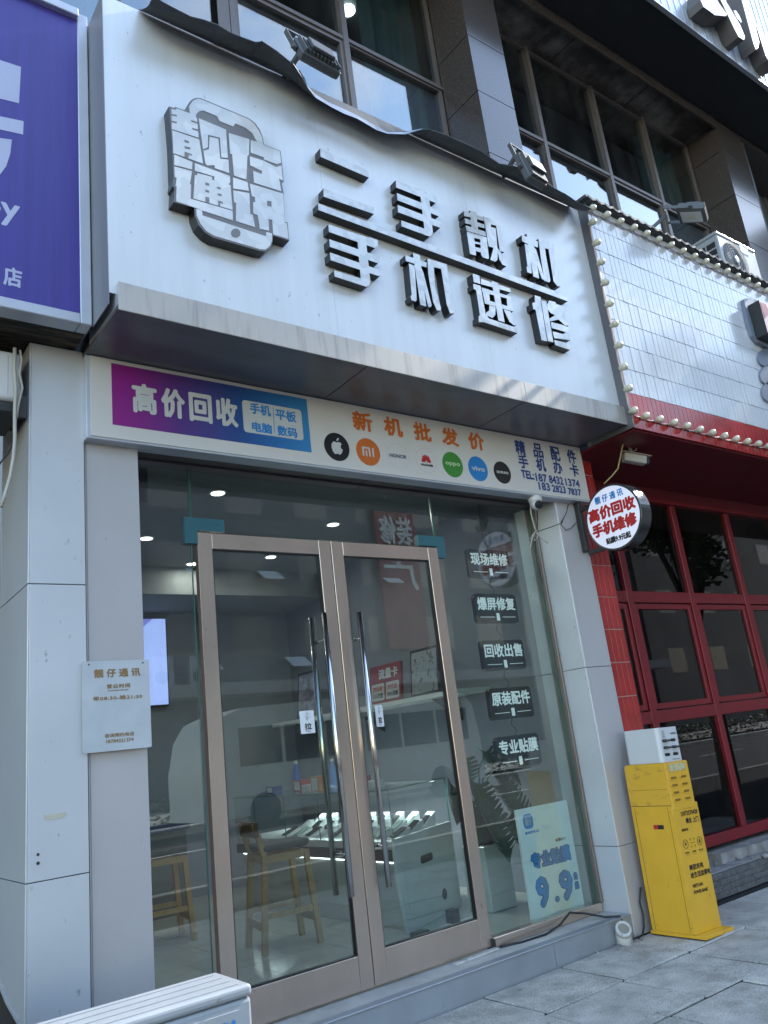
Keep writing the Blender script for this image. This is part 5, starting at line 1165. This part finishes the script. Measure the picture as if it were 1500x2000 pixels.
def p_fr(t, f, w_, h):
    plate(f, [[(w_*.05, h*.06), (w_*.95, h*.06), (w_*.95, h*.94), (w_*.05, h*.94)]], .001, .002).build('diagram', M('grey diagram print', (.30, .32, .34), .5, c2=(.12, .12, .13), scale=18, ramp=(.55, .6)), t)
leaner('framed_diagram', 'framed grey parts diagram leaning on the wall shelf', 'picture', 5.45, 5.85, .42, dark_plastic, p_fr)
leaner('framed_photo', 'dark framed photo leaning at the far end of the wall shelf', 'picture', 7.5, 7.9, .5, dark_plastic, lambda t, f, w_, h: plate(f, [[(w_*.07, h*.06), (w_*.93, h*.06), (w_*.93, h*.94), (w_*.07, h*.94)]], .001, .002).build('photo', M('dusky photo', (.10, .10, .14), .4, c2=(.4, .4, .5), scale=12), t))
def bottle(label, x, y, z, h, m_, mcap):
    t = thing('bottle', label, 'bottle', (x, y, z)); MB().lathe([(.036, 0), (.038, .01), (.038, h*.62), (.030, h*.72), (.014, h*.86), (.014, h*.90)], (x, y, z+.001), (0, 0, 1), 18).build('body', m_, t, True); MB().lathe([(.017, 0), (.017, h*.10)], (x, y, z+h*.88), (0, 0, 1), 14).build('cap', mcap, t)
bottle('blue cleaning bottle with white cap on the counter', 4.10, 7.05, 1.1095, .27, M('blue liquid', (.02, .06, .30), .15), abs_white); bottle('clear and blue spray bottle further right on the counter', 4.32, 6.75, 1.1095, .25, M('pale blue plastic', (.12, .22, .48), .2), abs_white)
for k in range(7):
    x, y = 3.86+.07*(k % 3), 5.45+.27*k; hh = (.05, .09, .06, .12)[k % 4]
    c = thing('accessory_box', '%s accessory box on the glass counter top, %s from the door' % (('white', 'red', 'dark blue', 'orange')[k % 4], ('first', 'second', 'third', 'fourth', 'fifth', 'sixth', 'seventh')[k]), 'box', (x, y, 1.109), 'accessory boxes on the counter top')
    MB().box(x-.05, x+.05, y-.07, y+.07, 1.1095, 1.11+hh, .003).build('carton', [abs_white, M('red carton', (.35, .03, .03), .4), M('navy carton', (.02, .04, .2), .4), M('orange carton', (.5, .17, .03), .4)][k % 4], c); MB().box(x-.051, x-.0495, y-.05, y+.05, 1.115, 1.10+hh).build('label', ink_w, c)
wb = thing('work_bench', 'dark work bench with tools along the back left of the shop', 'bench', (2.2, 8.1, FZ))
MB().box(1.3, 3.3, 7.75, 8.5, .88, .92, .004).build('top', M('bench mat', (.03, .06, .16), .6), wb); MB().box(1.32, 3.28, 7.8, 8.48, FZ, .879).build('cabinet', M('bench cabinet', (.13, .135, .14), .5), wb)
for k in range(7):
    x = 1.5+.24*k; c = thing('parts_box', '%s plastic parts box on the work bench, %s from the left' % (('blue', 'white', 'red')[k % 3], ('first', 'second', 'third', 'fourth', 'fifth', 'sixth', 'seventh')[k]), 'box', (x, 8.1, .92), 'small boxes on the work bench'); hgt = random.uniform(.06, .2)
    MB().box(x-.07, x+.07, 8.03, 8.2, .9205, .92+hgt, .006).build('box', [M('blue box', (.02, .06, .25), .4), M('white box', (.5, .5, .5), .4), M('red box', (.3, .02, .02), .4)][k % 3], c); MB().box(x-.072, x+.072, 8.028, 8.202, .9202+hgt, .932+hgt, .002).build('lid', dark_plastic, c)
es_ = thing('extension_strip', 'white extension strip with black adapter on the shop floor', 'power strip', (3.95, 4.72, FZ))
MB().box(3.78, 4.12, 4.70, 4.76, FZ, FZ+.045, .006).build('strip', abs_white, es_); MB().box(3.86, 3.93, 4.69, 4.77, FZ+.0455, FZ+.13, .006).build('adapter', dark_plastic, es_)
MB().tube([(3.78, 4.73, FZ+.02), (3.70, 4.66, FZ+.006), (3.55, 4.58, FZ+.006), (3.40, 4.66, FZ+.006), (3.50, 4.76, FZ+.006), (3.64, 4.74, FZ+.01)], .006, 6).build('cord', cable_k, es_, True)
ad = thing('power_adapter', 'black charger brick lying beside the counter foot', 'adapter', (3.62, 4.66, FZ)); MB().box(3.55, 3.68, 4.72, 4.79, FZ+.001, FZ+.05, .008).build('brick', dark_plastic, ad)

# ================================================================== ACROSS THE STREET (seen in the glass)
ob = thing('opposite_building', 'grey apartment block across the street mirrored in the shop glass', 'building', (22, -26, 0))
MB().box(2, 46, -34, -24, 0, 26).build('wall', M('grey render', (.13, .135, .145), .85, var=.1, scale=.6), ob)
MB().box(1.6, 46.4, -24, -22.6, 4.2, 4.7).build('ledge', M('pale ledge', (.24, .245, .25), .8), ob)
src = None
for f in range(6):
    for i in range(11):
        x, z = 5+i*3.7, 6+f*3.3
        if src is None:
            src = MB().box(x, x+1.9, -24.06, -23.99, z, z+1.7).build('window', win_frame, ob); s2 = MB().box(x+.1, x+1.8, -24.09, -24.062, z+.1, z+1.6).build('pane', M('far window glass', (.03, .035, .045), .1), src)
        else:
            o = inst('window', src, ob, (i*3.7, 0, f*3.3)); c = s2.copy(); col.objects.link(c); c.parent = o
for k, (x, z) in enumerate(((14, 9.3), (17.5, 9.3), (20.8, 9.3), (24.5, 9.3), (14.2, 5.3), (18.6, 5.3))):
    MB().prism([(x, -23.9, z+.5), (x+1.0, -23.9, z+.5), (x+1.0, -23.2, z), (x, -23.2, z)], (0, .03, .03)).build('awning', M('white awning', (.75, .76, .77), .4), ob)
ob2 = thing('opposite_building', 'long brown office block further along the opposite side of the street', 'building', (75, -26, 0))
MB().box(48, 120, -36, -25, 0, 22).build('wall', M('brown render', (.16, .14, .13), .85, var=.15, scale=.5), ob2)
for f in range(4):
    for i in range(12):
        o = inst('window', src, ob2, (45+i*5.2, -1.0, f*4.2-2)); c = s2.copy(); col.objects.link(c); c.parent = o
rbn = thing('red_banner', 'tall red banner with pale lettering on the building across the street', 'banner', (21, -23.6, 6))
MB().box(24.4, 27.0, -23.75, -23.6, 6.0, 15.5).build('cloth', M('red banner cloth', (.20, .02, .02), .6), rbn)
fbn = Fr((27.0, -23.59, 6), (-1, 0, 0), (0, 0, 1))
for s, z in (('感恩回馈', 8.2), ('装修', 5.4), ('广', 3.0)): text('lettering', fbn, s, .2, 2.4, z-.0, z+(1.0 if len(s) > 2 else 1.6), .02, ink_w, rbn, .04)
for k, (x, z) in enumerate(((12.0, 4.7), (13.6, 4.7), (11.0, 4.7))):
    t = thing('air_conditioner_unit', ('tall air conditioner unit in the middle of the ledge across the street', 'tall air conditioner unit at one end of the ledge group across the street', 'low single air conditioner unit on the ledge across the street')[k], 'air conditioner', (x, -23.1, z), 'air conditioners on the ledge across the street')
    MB().box(x, x+.9, -23.3, -22.95, z+.001, z+(1.2 if k < 2 else .7), .02).build('casing', ac_white, t); MB().lathe([(.27, 0), (.27, .01)], (x+.38, -22.949, z+.36), (0, 1, 0), 20).build('fan_opening', dark_plastic, t)
bs = thing('white_bus', 'white minibus parked across the street mirrored in the shop doors', 'bus', (12.3, -11, -.12))
prof = []
x0, x1, zb0, zt0 = 8.2, 16.9, .22, 2.78
prof = [(x0, zb0), (x1, zb0), (x1+.05, 1.3), (x1-.1, 2.3), (x1-.35, 2.62), (x1-.7, 2.76), (12, zt0+.02), (x0+1.0, 2.72), (x0+.45, 2.52), (x0+.15, 2.1), (x0-.02, 1.3)]
plate(Fr((0, -9.9, 0), (1, 0, 0), (0, 0, 1)), [prof], -0.01, 2.2)
fbs = Fr((0, -10.0, 0), (-1, 0, 0), (0, 0, 1))
MB().prism([(x, -12.2, z) for x, z in prof], (0, 2.2, 0)).build('body', M('cream bus paint', (.86, .85, .76), .3), bs)
for k in range(6): MB().box(x0+.9+k*1.25, x0+2.05+k*1.25, -10.02, -9.985, 1.35, 2.25, .004).build('window', M('bus glass', (.02, .025, .03), .08), bs)
for x in (x0+1.5, x1-1.6):
    wl = MB().lathe([(.40, 0), (.42, .03), (.42, .2), (.40, .23)], (x, -10.2, .30), (0, 1, 0), 24).build('wheel', dark_plastic, bs, True); MB().lathe([(.24, 0), (.2, .02)], (x, -9.968, .30), (0, 1, 0), 20).build('rim', grey_metal, wl)
hg = tag(MB().box(3, 45, -15.0, -14.2, 0, .05).build('planter_soil', joint_m), None, kind='structure')
mb = MB()
for k in range(5200):
    x, y, z = random.uniform(3, 45), random.uniform(-15, -14.2), random.uniform(.02, .75); a = random.uniform(0, 6.3); s = random.uniform(.05, .10)
    d1 = Vector((math.cos(a), math.sin(a), random.uniform(-.5, .5)))*s; d2 = Vector((-math.sin(a), math.cos(a), random.uniform(-.8, .8)))*s*.6; c = Vector((x, y, z))
    mb.quad(c-d1, c+d2, c+d1, c-d2)
tag(mb.build('hedge', leaf_t), 'clipped green hedge across the road mirrored in the glass', 'hedge', kind='stuff')
# street trees on the near kerb, right of the frame
def tree(label, x, y, zc, r, h):
    t = thing('street_tree', label, 'tree', (x, y, 0), 'street trees along the kerb')
    tr = MB().tube([(x, y, -.05), (x+.05, y, 1.2), (x-.05, y+.05, 2.4), (x, y, zc)], [.17, .14, .12, .05], 10); 
    for k in range(7):
        a = k*.9; tr.tube([(x, y, 2.4+k*.15), (x+math.cos(a)*r*.4, y+math.sin(a)*r*.4, zc-.3+k*.1), (x+math.cos(a)*r*.75, y+math.sin(a)*r*.75, zc+.3)], [.06, .04, .02], 6)
    tr.build('trunk', bark, t, True)
    mb = MB(); cl = [(Vector((random.gauss(0, .5)*r, random.gauss(0, .5)*r, random.gauss(0, .45)*h)), random.uniform(.35, .6)) for _ in range(40)]
    for k in range(9000):
        c0, rr = random.choice(cl); v = Vector((random.gauss(0, 1), random.gauss(0, 1), random.gauss(0, 1))).normalized()*rr*random.random()**.4
        c = c0+v; c = Vector((x, y, zc))+c; a = random.uniform(0, 6.3); s = random.uniform(.06, .11)
        d1 = Vector((math.cos(a), math.sin(a), random.uniform(-.7, .7)))*s; d2 = Vector((-math.sin(a), math.cos(a), random.uniform(-.9, .9)))*s*.55
        mb.quad(c-d1, c+d2, c+d1, c-d2)
    mb.build('crown', leaf_t, t)
wg = thing('shading_block', 'unseen brown block added at the right to shade pavement and shopfront from the sun', 'building', (26, 2, 0))  # unseen block, added and sized to keep sun off pavement, stand and shopfront
MB().box(19.5, 34, -.6, 9, 0, 12.6).build('wall', M('brown tiled wall', (.14, .12, .11), .8, var=.15, scale=.7), wg)
MB().box(19.3, 34.2, -.8, 9.2, 12.6, 12.9).build('parapet', M('pale parapet', (.35, .34, .33), .8), wg)
for f in range(3):
    for i in range(4): MB().box(20.5+i*3.3, 22.6+i*3.3, -.66, -.59, 1.4+f*3.7, 3.4+f*3.7).build('window', M('far window glass', (.03, .035, .045), .1), wg)
tree('leafy street tree further along the kerb to the right', 13.4, .2, 5.4, 1.8, 1.4)
